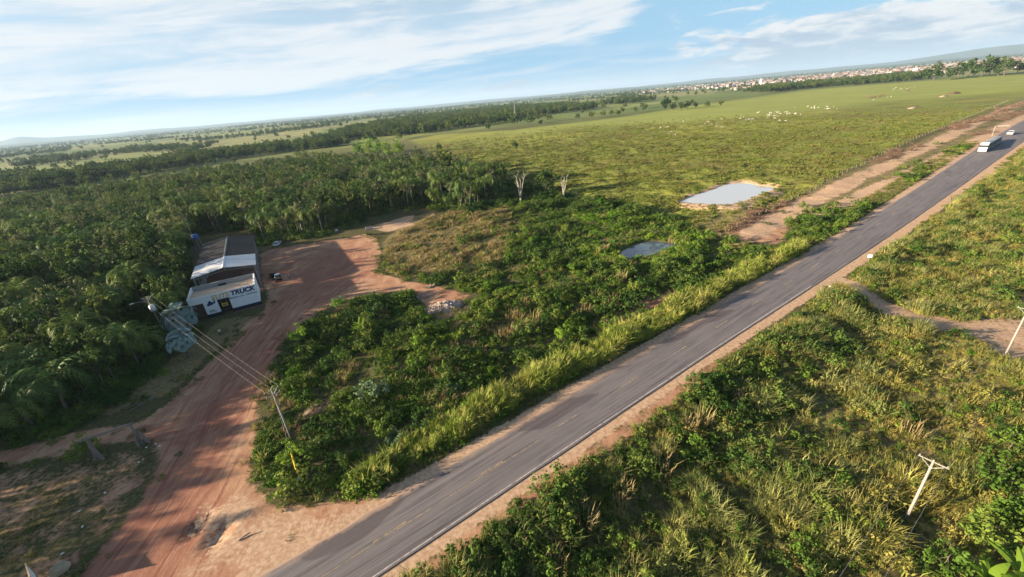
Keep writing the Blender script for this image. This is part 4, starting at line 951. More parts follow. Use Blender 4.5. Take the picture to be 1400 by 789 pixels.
# shaded apron left of the drive
ap = sample(GP([(-120, 668), (0, 648), (200, 606), (205, 640), (180, 690), (130, 745), (60, 820), (-250, 900)]), 0.8, 86, lambda p: sstep(.46, .66, fbm(p[:, 0], p[:, 1], 6)))
ap = np.concatenate([ap, sample(GRAVEL, 0.7, 87, lambda p: sstep(.5, .65, fbm(p[:, 0], p[:, 1], 5)))])
zone('apron_grass', 'thin trampled grass on the shaded ground left of the drive', 'grass', ap, [(SG, 1.0, 0.4, 0.8), (DG, 0.25, 0.25, 0.5)], 88)

# weeds creeping over the rim of the yard
rg = np.random.RandomState(95); yr = []
for i in range(len(YARD)):
    a, b = YARD[i], YARD[(i + 1) % len(YARD)]
    for k in range(int(np.hypot(*(b - a)) * 2.2)): yr.append(a + (b - a) * rg.rand() + rg.normal(size=2) * 1.1)
yr = np.array(yr); o_ = yr @ NR; yr = yr[((o_ < -44) | (o_ > -29)) & ~inside(yr, BLD) & shown(yr, 100) & (fbm(yr[:, 0], yr[:, 1], 5) > 0.44)]
scatter('yard_rim_weeds', 'low weeds creeping in over the rim of the dirt yard', 'weeds', yr, 0.3 + 0.5 * rg.rand(len(yr)), SG + SG + CR + DG[:1], None, 96, .1)
# ------------------------------------------------------------------ pasture
pp = sample(PASTURE, 0.9, 91, lambda p: (0.30 + 0.7 * fbm(p[:, 0], p[:, 1], 9)) * (1 - sstep(170, 620, np.hypot(p[:, 0], p[:, 1]))))
zone('pasture_tussocks', 'tussocky grass of the open cattle pasture', 'grass', pp, [(PG, 1.0, 0.45, 1.1), (DG, lambda p: 0.16 * sstep(.5, .65, nC(p)), 0.4, 0.8), (CR, lambda p: .3 * sstep(.55, .7, nB(p)), 0.3, 0.8)], 92)

# ------------------------------------------------------------------ scrub right of the highway
RIGHT = np.array([road_xy(-45, -29.5), road_xy(110, -29), road_xy(340, -24), road_xy(340, 60), road_xy(90, 75), road_xy(-40, 40)])
def imgzone(pts, w): return ind(GP(pts), w)
zO = imgzone([(1040, 430), (1120, 400), (1190, 430), (1180, 520), (1120, 580), (1040, 560)], 4)
zD = lambda p: (1 - sstep(-21, -15, p @ NR)) * (1 - sstep(70, 110, p @ UR))
zG = imgzone([(1180, 440), (1420, 480), (1420, 560), (1330, 620), (1300, 720), (1240, 800), (1120, 800), (1180, 620)], 5)
zT = imgzone([(820, 640), (960, 560), (1060, 590), (1120, 650), (1110, 820), (800, 820)], 4)
PLM = [tuft(i + 700, 90, 1.5, 0.9, 0.42, 0.042, M['olive'], 0.7) for i in range(3)]; PLG = [tuft(i + 720, 90, 1.35, 0.9, 0.42, 0.042, M['gold'], 0.7) for i in range(3)]
rp = sample(RIGHT, 1.5, 101)
zone('roadside_scrub', 'mixed golden and green scrub on the slope right of the highway', 'scrub', rp,
     [(SD, lambda p: 0.06 + 1.2 * zD(p), 0.5, 1.15), (SH, lambda p: 0.18 + 0.35 * sstep(.45, .6, nB(p)) + 0.4 * zT(p), 0.45, 1.0), (OL, lambda p: 0.25 + 1.3 * zO(p) + 0.5 * zT(p), 0.6, 1.2),
      (PLM, lambda p: 0.35 + 1.0 * zO(p) + 0.8 * zT(p), 0.6, 1.2), (PLG, lambda p: 0.45 + 1.2 * zG(p), 0.6, 1.1), (GO, lambda p: 0.25 + 0.8 * zG(p) + 0.4 * sstep(.5, .6, nC(p)), 0.5, 1.1), (DG, lambda p: 0.12 + 0.4 * zG(p) * sstep(.45, .6, nA(p)), 0.5, 1.0), (LU, lambda p: 0.08 + .2 * sstep(.55, .65, nC(p)), 0.5, 1.1),
      (TG, lambda p: 0.06 + 0.5 * zT(p), 0.4, 0.75), (SG, 0.2, 0.8, 1.5)], 102)
pb = jgrid(RIGHT, 5.6, 103, 0.8); pb = pb[clear(pb, 1.5)]; pb = pb[shown(pb, -5)]; pb = pb[np.argsort(np.hypot(pb[:, 0], pb[:, 1]))][:240]
rg = np.random.RandomState(104); wD, wO, wG = zD(pb), zO(pb), zG(pb)
for i, q in enumerate(pb):
    r = rg.rand()
    if wD[i] > .5 or (wO[i] < .4 and wG[i] < .4 and r < 0.45): ms, nm, lb, gp, s0 = SD + SH, 'roadside_bush', 'dark green leafy bush right of the highway', 'green bushes right of the highway', 0.9
    elif wO[i] > .4 or r < .3: ms, nm, lb, gp, s0 = OL, 'olive_bush', 'soft olive plumed bush right of the highway', 'olive bushes right of the highway', 1.1
    else: ms, nm, lb, gp, s0 = GO, 'golden_bush', 'golden yellow-green bush right of the highway', 'golden bushes right of the highway', 1.0
    o = link(nm, ms[rg.randint(len(ms))], None, (q[0], q[1], gz(*q)), (0, 0, rg.rand() * 6.28), s0 * (0.8 + 1.1 * rg.rand() ** 2)); s_ = float(q @ UR); dt_ = float(edge_dist(q[None], TRACK_R, False)[0]); o_ = float(q @ NR)
    wl_ = 'beside the dirt track' if dt_ < 12 else 'beyond the dirt track' if s_ > 95 else 'on the bank close to the asphalt' if o_ < -19 else 'around the T pole' if math.hypot(q[0] - 42, q[1] - 30) < 18 else 'near the bottom edge' if s_ < 32 else 'midway between asphalt and power line'
    tag(o, lb + ', ' + wl_, 'bush', gp + ', ' + wl_)
# dead stalks along the right bank
i = 0
for (px, py) in [(765, 740), (760, 770), (800, 712), (848, 690), (852, 672), (905, 640), (915, 612), (942, 585), (960, 575), (1010, 545), (740, 700), (1250, 585), (870, 775), (950, 540)]:
    x, y, z = at(px, py); o = link('dead_stalks', DS[i % 3], None, (x, y, z), (0, 0, i), 1.0 + 0.3 * ((i * 7) % 3)); i += 1
    tag(o, 'clump of pale dead stalks on the bank right of the highway', 'dead plant', 'dead stalk clumps right of the highway')
i = 0
for (px, py, s) in [(715, 420, 1.0), (838, 415, 1.0), (848, 385, 1.1), (815, 410, .9), (700, 455, .9), (880, 400, .8), (730, 440, 1.0), (620, 480, .8)]:
    x, y, z = at(px, py); o = link('dry_reed_clump', DS[i % 3], None, (x, y, z), (0, 0, i), s * 1.6); i += 1
    tag(o, 'clump of dry straw-coloured reeds in the plot left of the highway', 'dead plant', 'dry reed clumps of the plot')
i = 0
for (px, py, s) in [(772, 315, 1.5), (815, 350, 1.5), (842, 350, 1.2), (800, 345, 1.2)]:
    x, y, z = at(px, py); o = link('reed_tuft', TG[i % 3], None, (x, y, z), (0, 0, i), s); i += 1
    tag(o, 'tall pale green reed tuft beside the dark pond', 'reeds', 'reed tufts by the dark pond')
# windrows of grubbed-up dry brush beyond the highway
br = []
for ln, w, n in (([(985, 322), (1030, 296), (1080, 274)], 1.2, 60), ([(1195, 222), (1225, 210), (1262, 196)], 2.0, 60), ([(1300, 178), (1345, 163), (1400, 140)], 3.0, 150), ([(1333, 186), (1350, 180)], 1.2, 20), ([(1370, 165), (1400, 152)], 1.5, 30)):
    L = GP(ln); r_g = np.random.RandomState(n)
    for k in range(n):
        u = r_g.rand() * (len(L) - 1); j = int(u); br.append(L[j] * (1 - u + j) + L[j + 1] * (u - j) + r_g.normal(size=2) * w)
br = np.array(br); scatter('brush_windrow', 'brown windrows of uprooted dry brush along the sandy strip', 'dry brush', br, 0.7 + 0.9 * np.random.RandomState(9).rand(len(br)), DB, None, 93, 0.1)
# bushy mounds beside the far highway, left side
mp = []
for cx, cy, rx, ry, n in ((1150, 305, 62, 20, 220), (1100, 318, 40, 14, 120), (1260, 238, 40, 12, 90), (1205, 290, 40, 12, 110), (1310, 205, 30, 10, 70), (900, 378, 60, 22, 160), (950, 352, 40, 18, 120), (1100, 325, 30, 10, 60)):
    r_g = np.random.RandomState(cx)
    for k in range(n): mp.append(G(cx + r_g.normal() * rx * .5, cy + r_g.normal() * ry * .5))
mp = np.array(mp); zone('bushy_mounds', 'bushy green growth on the bank between sandy strip and highway', 'undergrowth', mp, [(SH, 1, 0.7, 1.3), (SD, .6, .7, 1.4), (LU, .4, .7, 1.2), (GO, .25, .6, 1.0), (CR, 1, .6, 1.2)], 94)
# young green trees lower right corner
YT = [broad_tree(i + 500, 5.0, 2.6, 2.0, 34, 26, 0.42, M['shrub'], M['bark'], 0.9, 0.1, 0.1) for i in range(2)]
for k, (px, py, s) in enumerate([(1370, 660, 1.0), (1350, 740, 0.9), (1395, 720, 1.0), (1290, 775, 0.75), (1385, 605, .8), (1390, 300, .9), (1380, 330, .8), (1250, 345, .7)]):
    x, y, z = at(px, py); lb = 'young leafy tree at the lower right of the view beside the power poles' if py > 500 else 'young leafy tree in the scrub near the dirt track right of the highway'
    place_tree(YT[k % 2], 'young_tree', lb, 'tree', 'young trees lower right' if py > 500 else 'young trees by the track', 'crown', x, y, s, k * 1.3)

# ------------------------------------------------------------------ distinct trees
RT = [broad_tree(i + 600, 11, 4.0, 6.0, 40, 40, 0.6, M['forest_deep'], M['bark'], 0.95, 0.22, 0.0, 6, 0.12) for i in range(3)]
YG = [broad_tree(i + 620, 12, 4.2, 5.5, 60, 22, 0.7, M['lush'], M['bark'], 1.0, 0.2, 0.15, 6, 0.2) for i in range(2)]
WT = [bare_tree(i + 640, 12.5, M['forest_pale'], M['pale_bark']) for i in range(2)]
FT = [broad_tree(i + 660, 10, 4.6, 5.0, 30, 14, 1.2, M['forest'], M['bark'], 0.85, 0.25, 0.05, 4, 0.2) for i in range(4)]
for nm, proto, px, py, s, lb in [('bare_tree', WT[0], 712, 276, 1.05, 'nearly bare white-trunked tree at the pasture edge, left one'), ('bare_tree', WT[1], 771, 272, .95, 'nearly bare white-trunked tree at the pasture edge, right one'),
        ('round_tree', RT[0], 747, 268, 1.35, 'dark round-crowned tree between two bare white trunks'), ('round_tree', RT[1], 680, 246, 1.0, 'dark broad tree at the right end of the wood'),
        ('pasture_bush', RT[2], 601, 207, .75, 'low dark bush alone on the pasture beyond the wood'), ('pasture_bush', RT[0], 705, 206, .8, 'wide brownish bush alone in the middle of the pasture'),
        ('lone_tree', RT[1], 910, 152, 2.0, 'largest dark lone tree on the far pasture'), ('round_tree', RT[2], 645, 300, .75, 'dark tree standing forward of the wood by dry grass')]:
    x, y, z = at(px, py); place_tree(proto, nm, lb, 'bush' if 'bush' in nm else 'tree', None, 'crown', x, y, s, px * .7)
for k, (px, py, s) in enumerate([(492, 213, 1.35), (506, 213, 1.6), (518, 213, 1.5), (530, 214, 1.3), (547, 214, 1.5)]):
    x, y, z = at(px, py); place_tree(YG[k % 2], 'bright_tree', 'tall bright yellow-green tree standing alone just right of the clump' if k == 4 else 'bright yellow-green tree in the clump behind the wood', 'tree', None if k == 4 else 'bright clump behind the wood', 'crown', x, y, s, k)
for k, (px, py, s) in enumerate([(1276, 112, 2.0), (1298, 109, 1.4), (1310, 107, 1.9), (1322, 107, 2.2), (1341, 106, 2.2), (1352, 104, 1.6), (1364, 104, 2.3), (1372, 104, 1.9), (1390, 101, 1.3), (1400, 100, 1.5)]):
    x, y, z = at(px, py); s *= 1.7; place_tree(FT[k % 4], 'crest_tree', 'tree in the row along the pasture crest before the town', 'tree', 'row on the pasture crest', 'crown', x, y, s, k)
for k, (px, py, s) in enumerate([(825, 160, 1.0), (836, 158, .9), (845, 159, 1.0), (868, 155, 1.0), (880, 152, .8), (920, 151, 1.1), (932, 150, 1.2), (940, 149, 1.2), (951, 148, .9), (967, 147, .9), (985, 145, .9), (960, 127, 1.3), (975, 126, 1.3), (790, 163, .9), (730, 166, .8), (712, 168, .9)]):
    x, y, z = at(px, py); place_tree(FT[k % 4], 'field_tree', 'small dark tree in the broken line along the far pasture edge', 'tree', 'trees along the far pasture edge', 'crown', x, y, s * 1.05, k)
# far woods and hedges
FJ = [joined(a, b, 'far_tree') for a, b in FT]
def wood(name, label, pts, per, seed, s0, s1):
    p = sample(GP(pts), per, seed); scatter(name, label, 'wood', p, s0 + (s1 - s0) * np.random.RandomState(seed).rand(len(p)), FJ, None, seed, 0.03, .15)
wood('distant_wood', 'dark wood in the middle distance beyond the pasture', [(450, 186), (520, 170), (600, 157), (690, 147), (770, 144), (820, 148), (790, 153), (740, 158), (700, 167), (640, 175), (600, 181), (545, 187), (490, 190)], 0.006, 111, 0.8, 1.6)
wood('hedge_wood', 'dark belt of trees behind the left-hand wood', [(-60, 256), (0, 240), (60, 242), (130, 233), (200, 226), (260, 214), (330, 208), (400, 200), (450, 190), (480, 192), (440, 203), (380, 210), (300, 222), (200, 238), (120, 250), (0, 264)], 0.0075, 112, 0.8, 1.5)
wood('town_belt', 'dark belt of trees in front of the distant town', [(1010, 128), (1080, 119), (1150, 113), (1230, 107), (1270, 105), (1275, 109), (1200, 115), (1120, 121), (1050, 128)], 0.0055, 113, 0.9, 1.6)
rg = np.random.RandomState(120); a = R(-72) + R(135) * rg.rand(60000); d = 650 * np.exp(rg.rand(60000) * 2.9); p = np.stack([d * np.sin(a), d * np.cos(a)], 1)
dn_ = fbm(p[:, 0], p[:, 1], 210); dn2 = fbm(p[:, 0] + 5000, p[:, 1], 900)
leftness = 1 - sstep(R(-5), R(22), a)
keep = (dn_ > 0.66 - 0.12 * sstep(1200, 5000, d) - 0.05 * (dn2 - .5) * 2 + 0.05 * (1 - leftness)) | (rg.rand(len(p)) < 0.012)
keep &= ~inside(p, PASTURE) & (edge_dist(p, PASTURE) > 12) & ~inside(p, FOREST) & (np.abs(p @ NR + 37) > 40); p = p[keep]; d = d[keep]
near = np.argsort(d)[:140]; sel = np.zeros(len(p), bool); sel[near] = True
for i in near: place_tree(FT[rg.randint(4)], 'far_field_tree', 'far tree dotting the open fields beyond the wood', 'tree', 'trees dotting the far fields', 'crown', p[i, 0], p[i, 1], 0.6 + .5 * rg.rand(), rg.rand() * 6)
scatter('far_trees', 'scattered dark trees and thickets over the far plain', 'wood', p[~sel], (0.8 + 0.7 * rg.rand((~sel).sum())) * (1 + 0.5 * sstep(2000, 8000, d[~sel])), FJ, None, 121, 0.02, .2)
# ------------------------------------------------------------------ the distant town
def house_mesh(w, l, h, rh, r, g, hip):
    mb = MB(); mb.cur = 0; mb.box(-w / 2, w / 2, -l / 2, l / 2, -0.5, h); wall = mb.mesh('wall', M['town_wall']); paint(wall, np.tile([r, g], (8, 1)))
    o = 0.5; a, b = w / 2 + o, l / 2 + o; i = b * 0.45 if hip else b; rb = MB()
    rb.add([(-a, -b, h), (a, -b, h), (a, b, h), (-a, b, h), (0, -i, h + rh), (0, i, h + rh)], [(0, 1, 4), (2, 3, 5), (1, 2, 5, 4), (3, 0, 4, 5), (3, 2, 1, 0)]); roof = rb.mesh('roof', M['town_roof']); paint(roof, np.tile([r, g], (6, 1)))
    wm = MB()
    for k in range(3): wm.box(-w / 2 - 0.06, -w / 2 + .1, -l / 2 + l * (k + .3) / 3, -l / 2 + l * (k + .7) / 3, h * .35, h * .75)
    for k in range(2): wm.box(-w / 2 + w * (k + .25) / 2, -w / 2 + w * (k + .7) / 2, -l / 2 - 0.06, -l / 2 + .1, h * .35, h * .75)
    return wall, roof, wm.mesh('window', M['window'])
rg = np.random.RandomState(130)
HM = [house_mesh(9 + 5 * rg.rand(), 11 + 8 * rg.rand(), 3.5 + 4.5 * (rg.rand() ** 2), 1.8 + rg.rand(), rg.rand(), rg.rand(), rg.rand() < .4) for _ in range(12)]
tp = []
while len(tp) < 5200:
    a = R(17 + 41 * rg.rand() ** 0.6); dd = 1900 * math.exp(rg.rand() * 1.25)
    if a < R(28) and dd < 2700: continue
    q = np.array([dd * math.sin(a), dd * math.cos(a)])
    if fbm(q[0:1], q[1:2], 420)[0] < 0.40 + 0.16 * (a < R(26)): continue
    if abs(q @ NR + 37) < 14: continue
    tp.append(q)
tp = np.array(tp); dd = np.hypot(tp[:, 0], tp[:, 1]); vis = shown(tp, 0, 4); order = np.argsort(dd + 1e6 * ~vis)
for i in order[:300]:
    w, r, n = HM[rg.randint(12)]; e = empty('town_house', (tp[i, 0], tp[i, 1], gz(*tp[i])), rg.randint(4) * math.pi / 2 + 0.5 + rg.normal() * .1, 'small pale house with pitched roof on the near side of the distant town', 'house', 'nearest houses of the town')
    link('wall', w, e); link('roof', r, e); link('window', n, e)
HJ = []
for w, r, n in HM:
    bm = bmesh.new(); bm.from_mesh(w); k = len(bm.faces); bm.from_mesh(r); bm.faces.ensure_lookup_table()
    for i, f in enumerate(bm.faces): f.material_index = 0 if i < k else 1
    me = bpy.data.meshes.new('house'); bm.to_mesh(me); bm.free(); me.materials.append(M['town_wall']); me.materials.append(M['town_roof']); HJ.append(me)
rest = order[300:]
scatter('distant_town', 'pale spread of small houses of the distant town on the horizon', 'town', tp[rest], 0.9 + 0.7 * rg.rand(len(rest)), HJ, None, 131, 0, .3)
tt = tp[rg.randint(0, len(tp), 1300)] + rg.normal(size=(1300, 2)) * 30
scatter('town_trees', 'dark trees between the houses of the distant town', 'wood', tt, 0.6 + .6 * rg.rand(len(tt)), FJ, None, 132, 0, .2)
def tower_block(px, py, w, h, lb):
    x, y, z = at(px, py); e = empty('tower_block', (x, y, z), 0.6, lb, 'building'); mb = MB(); mb.box(-w / 2, w / 2, -w / 2, w / 2, -1, h); m = mb.build('wall', M['white_wall'], e)
    MB().box(-w / 2 - .4, w / 2 + .4, -w / 2 - .4, w / 2 + .4, h, h + .8).build('roof_slab', M['concrete'], e)
    for k in range(int(h / 3.2)): MB().box(-w * .42, w * .42, -w / 2 - .12, -w / 2 + .1, k * 3.2 + 1, k * 3.2 + 2.4).build('window_band', M['window'], e)
tower_block(1040, 116, 9, 26, 'tall white block rising over the left part of the town')
tower_block(1250, 101, 13, 18, 'white block rising above the middle of the town')
tower_block(1215, 104, 12, 14, 'lower white block in the middle of the town')

# ------------------------------------------------------------------ telecom tower on the far field
x, y, z = at(705, 166); e = empty('lattice_mast', (x, y, z), 0, 'thin lattice mast rising before the distant wood', 'mast')
mb = MB()
for sx_, sy_ in ((-1, -1), (1, -1), (1, 1), (-1, 1)): mb.tube([(sx_ * 1.6, sy_ * 1.6, 0), (sx_ * .5, sy_ * .5, 30)], .18, 4)
mb.build('mast_legs', M['steel'], e); mb = MB()
for k in range(10):
    w0, w1 = 1.6 - .11 * k, 1.6 - .11 * (k + 1); z0, z1 = 3 * k, 3 * k + 3
    for (a0, b0), (a1, b1) in (((-1, -1), (1, -1)), ((1, -1), (1, 1)), ((1, 1), (-1, 1)), ((-1, 1), (-1, -1))): mb.tube([(a0 * w0, b0 * w0, z0), (a1 * w1, b1 * w1, z1)], .1, 3)
mb.build('bracing', M['steel'], e)

# ------------------------------------------------------------------ the workshop
ang = math.atan2(7.5, 13.5)
W = empty('workshop', (-83.2, 97.2, gz(-76, 100)), ang, 'white two-storey workshop front with navy base and truck lettering', 'building')
HT = 6.1
MB().box(0, 15.4, 0, .22, 4.4, HT).build('upper_wall', M['white_wall'], W)
MB().box(2.9, 6.0, 0, .22, 1.0, 4.4).build('wall_panel', M['white_wall'], W)
MB().box(8.7, 15.4, 0, .22, 1.0, 4.4).build('wall_panel', M['white_wall'], W)
MB().box(2.9, 6.0, -.03, .22, -.3, 1.0).build('wall_base', M['navy'], W); MB().box(8.7, 15.43, -.03, .22, -.3, 1.0).build('wall_base', M['navy'], W)
MB().box(15.2, 15.4, .22, 10.3, 1.0, HT).build('side_wall', M['white_wall'], W); MB().box(15.2, 15.43, .22, 10.3, -.3, 1.0).build('wall_base', M['navy'], W)
MB().box(0, .2, .22, 10.3, -.3, HT).build('side_wall', M['white_wall'], W)
MB().box(.2, 15.2, 10.1, 10.3, -.3, HT).build('back_wall', M['concrete'], W)
MB().box(-.06, 15.46, 9.98, 10.42, HT, HT + .12).build('coping', M['concrete'], W); MB().box(15.1, 15.46, -.08, 9.98, HT, HT + .12).build('coping', M['white_wall'], W); MB().box(-.06, .3, -.08, 9.98, HT, HT + .12).build('coping', M['white_wall'], W)
MB().box(.3, 15.1, -.08, .28, HT, HT + .08).build('coping', M['white_wall'], W)
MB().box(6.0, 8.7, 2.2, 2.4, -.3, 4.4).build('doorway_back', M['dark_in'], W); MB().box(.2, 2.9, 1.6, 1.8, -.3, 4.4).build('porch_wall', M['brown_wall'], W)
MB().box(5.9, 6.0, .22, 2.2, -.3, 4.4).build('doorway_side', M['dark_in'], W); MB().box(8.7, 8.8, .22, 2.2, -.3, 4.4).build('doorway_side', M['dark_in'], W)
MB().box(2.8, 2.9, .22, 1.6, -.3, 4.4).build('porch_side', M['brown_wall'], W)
mb = MB(); n = 44                                     # ribbed sheet roof behind the parapet
pr_ = []
for k in range(n):
    x0 = .2 + 15.0 * k / n; w_ = 15.0 / n; pr_ += [(x0, 0), (x0 + w_ * .5, 0), (x0 + w_ * .6, .09), (x0 + w_ * .9, .09)]
pr_.append((15.2, 0)); m_ = len(pr_)
mb.add([(x, .3, 5.92 + z) for x, z in pr_] + [(x, 9.2, 5.1 + z) for x, z in pr_], [(i, i + 1, m_ + i + 1, m_ + i) for i in range(m_ - 1)]); mb.build('sheet_roof', M['roof_cream'], W)
MB().box(.2, 15.2, 9.2, 10.1, 4.7, 5.0).build('gutter', M['concrete'], W)
MB().box(6.2, 8.2, 9.3, 9.9, 5.0, 5.5).build('water_tank', M['navy'], W)
def words(txt, size, mat, x, z, parent, shear=.18, off=0.0, sp=1.0, name='lettering', depth=.02, y=-.012):
    c = bpy.data.curves.new(name, 'FONT'); c.body = txt; c.size = size; c.shear = shear; c.offset = off; c.space_character = sp; c.extrude = depth
    o = bpy.data.objects.new('tmp', c); COL.objects.link(o); bpy.context.view_layer.update()
    me = bpy.data.meshes.new_from_object(o.evaluated_get(bpy.context.evaluated_depsgraph_get())); bpy.data.objects.remove(o); me.materials.clear(); me.materials.append(mat)
    q = link(name, me, parent, (x, y, z), (math.pi / 2, 0, 0)); return q
words('ELITE', 1.75, M['gold_text'], 5.0, 4.62, W, .2, .05, .98)
words('TRUCK', 1.75, M['navy_text'], 9.35, 4.62, W, .2, .075, .98)
words('Mec\u00e2nica e Sv. Caminh\u00f5es', .62, M['navy_text'], 8.75, 3.72, W, 0, .012)
# truck emblem and small print lines on the narrow panel
mb = MB(); mb.prism([(3.6, 3.2), (5.1, 3.5), (5.2, 4.0), (4.7, 4.25), (4.6, 4.6), (4.1, 4.5), (3.9, 3.95), (3.6, 3.8)], -.014, -.004); mb.prism([(5.25, 3.6), (5.55, 3.7), (5.6, 5.0), (5.4, 5.2), (5.2, 4.9)], -.014, -.004); mb.build('emblem', M['navy_text'], W)
for k in range(3): MB().box(3.5, 4.6 + .3 * k, -.014, -.004, 1.95 - .28 * k, 2.08 - .28 * k).build('print_line', M['navy_text'], W)
sg = MB().box(6.75, 8.05, -.30, -.24, 2.35, 3.2).build('yellow_sign', M['yellow'], W); MB().box(6.95, 7.85, -.31, -.302, 2.6, 2.95).build('print_line', M['navy_text'], sg)
mb = MB(); mb.tube([(6.8, -.27, 3.2), (6.8, -.05, 4.4)], .02, 5); mb.tube([(8.0, -.27, 3.2), (8.0, -.05, 4.4)], .02, 5); mb.build('hanger', M['steel'], sg)
MB().box(8.7, 15.9, -.9, -.04, -.3, .05).build('footpath', M['red_floor'], W)

# open shed behind it
SX, SY, SL, SWD = 0.2, 16.2, 42.0, 15.6
S_ = empty('open_shed', (-83.2 + _bx[0] * SX + _by[0] * SY, 97.2 + _bx[1] * SX + _by[1] * SY, gz(-90, 120)), ang, 'long open shed with gable roof, white front bay and dark rear sheets', 'building')
EH, RH = 7.0, 8.2; cx = SWD / 2
def slab(name, x0, z0, x1, z1, y0, y1, mat, ribs):
    mb = MB(); n = ribs; v = []; yy = []
    for k in range(n):
        a = y0 + (y1 - y0) * k / n; w_ = (y1 - y0) / n; yy += [(a, 0), (a + w_ * .55, 0), (a + w_ * .65, .07), (a + w_ * .9, .07)]
    yy.append((y1, 0)); m_ = len(yy)
    v = [(x0, y, z0 + h) for y, h in yy] + [(x1, y, z1 + h) for y, h in yy] + [(x0, y, z0 - .05) for y, h in yy] + [(x1, y, z1 - .05) for y, h in yy]
    f = [(i, i + 1, m_ + i + 1, m_ + i) for i in range(m_ - 1)] + [(2 * m_ + i, 3 * m_ + i, 3 * m_ + i + 1, 2 * m_ + i + 1) for i in range(m_ - 1)] + [(0, m_, 3 * m_, 2 * m_), (m_ - 1, 3 * m_ - 1, 4 * m_ - 1, 2 * m_ - 1)]
    f += [(i, 2 * m_ + i, 2 * m_ + i + 1, i + 1) for i in range(m_ - 1)] + [(m_ + i, m_ + i + 1, 3 * m_ + i + 1, 3 * m_ + i) for i in range(m_ - 1)]
    mb.add(v, f); return mb.build(name, mat, S_)
for nm, y0, y1, mt, rb in (('white_roof', 0, 12.8, M['roof_white'], 16), ('dark_roof', 12.86, SL, M['roof_dark'], 36)):
    slab(nm, -.5, EH - .08, cx, RH, y0, y1, mt, rb); slab(nm, cx, RH, SWD + .5, EH - .08, y0, y1, mt, rb)
MB().prism([(cx - .35, RH + .03), (cx, RH + .1), (cx + .35, RH + .03), (cx, RH + .14)], 0, 12.8).build('ridge_cap', M['roof_white'], S_)
MB().prism([(cx - .35, RH + .03), (cx, RH + .1), (cx + .35, RH + .03), (cx, RH + .14)], 12.86, SL).build('ridge_cap', M['trailer'], S_)
for k in range(8):
    yk = .3 + (SL - .6) * k / 7
    for xx in (.1, SWD - .1): MB().box(xx - .13, xx + .13, yk - .13, yk + .13, -.3, EH - .2).build('post', M['steel'], S_)
    mb = MB(); mb.tube([(.1, yk, EH - .3), (cx, yk, RH - .25), (SWD - .1, yk, EH - .3)], .07, 4); mb.tube([(.1, yk, EH - .75), (cx, yk, RH - .95), (SWD - .1, yk, EH - .75)], .06, 4)
    for j in range(13):
        u = j / 12; zt = EH - .3 + (RH - EH + .05) * (1 - abs(2 * u - 1)); zb = EH - .75 + (RH - EH - .2) * (1 - abs(2 * u - 1)); mb.tube([(.1 + (SWD - .2) * u, yk, zb), (.1 + (SWD - .2) * min(1, u + .04), yk, zt)], .04, 3)
    mb.build('truss', M['steel'], S_)
MB().box(-.3, SWD + .3, -6.0, SL, -.35, .05).build('floor', M['red_floor'], S_)
for yk in (0.3, SL * .5): MB().box(-.06, .06, yk, yk + SL * .45, -.3, 2.6).build('side_wall', M['concrete'], S_)
MB().box(.3, SWD - .3, SL - .4, SL - .2, -.3, 4.5).build('back_wall', M['concrete'], S_)

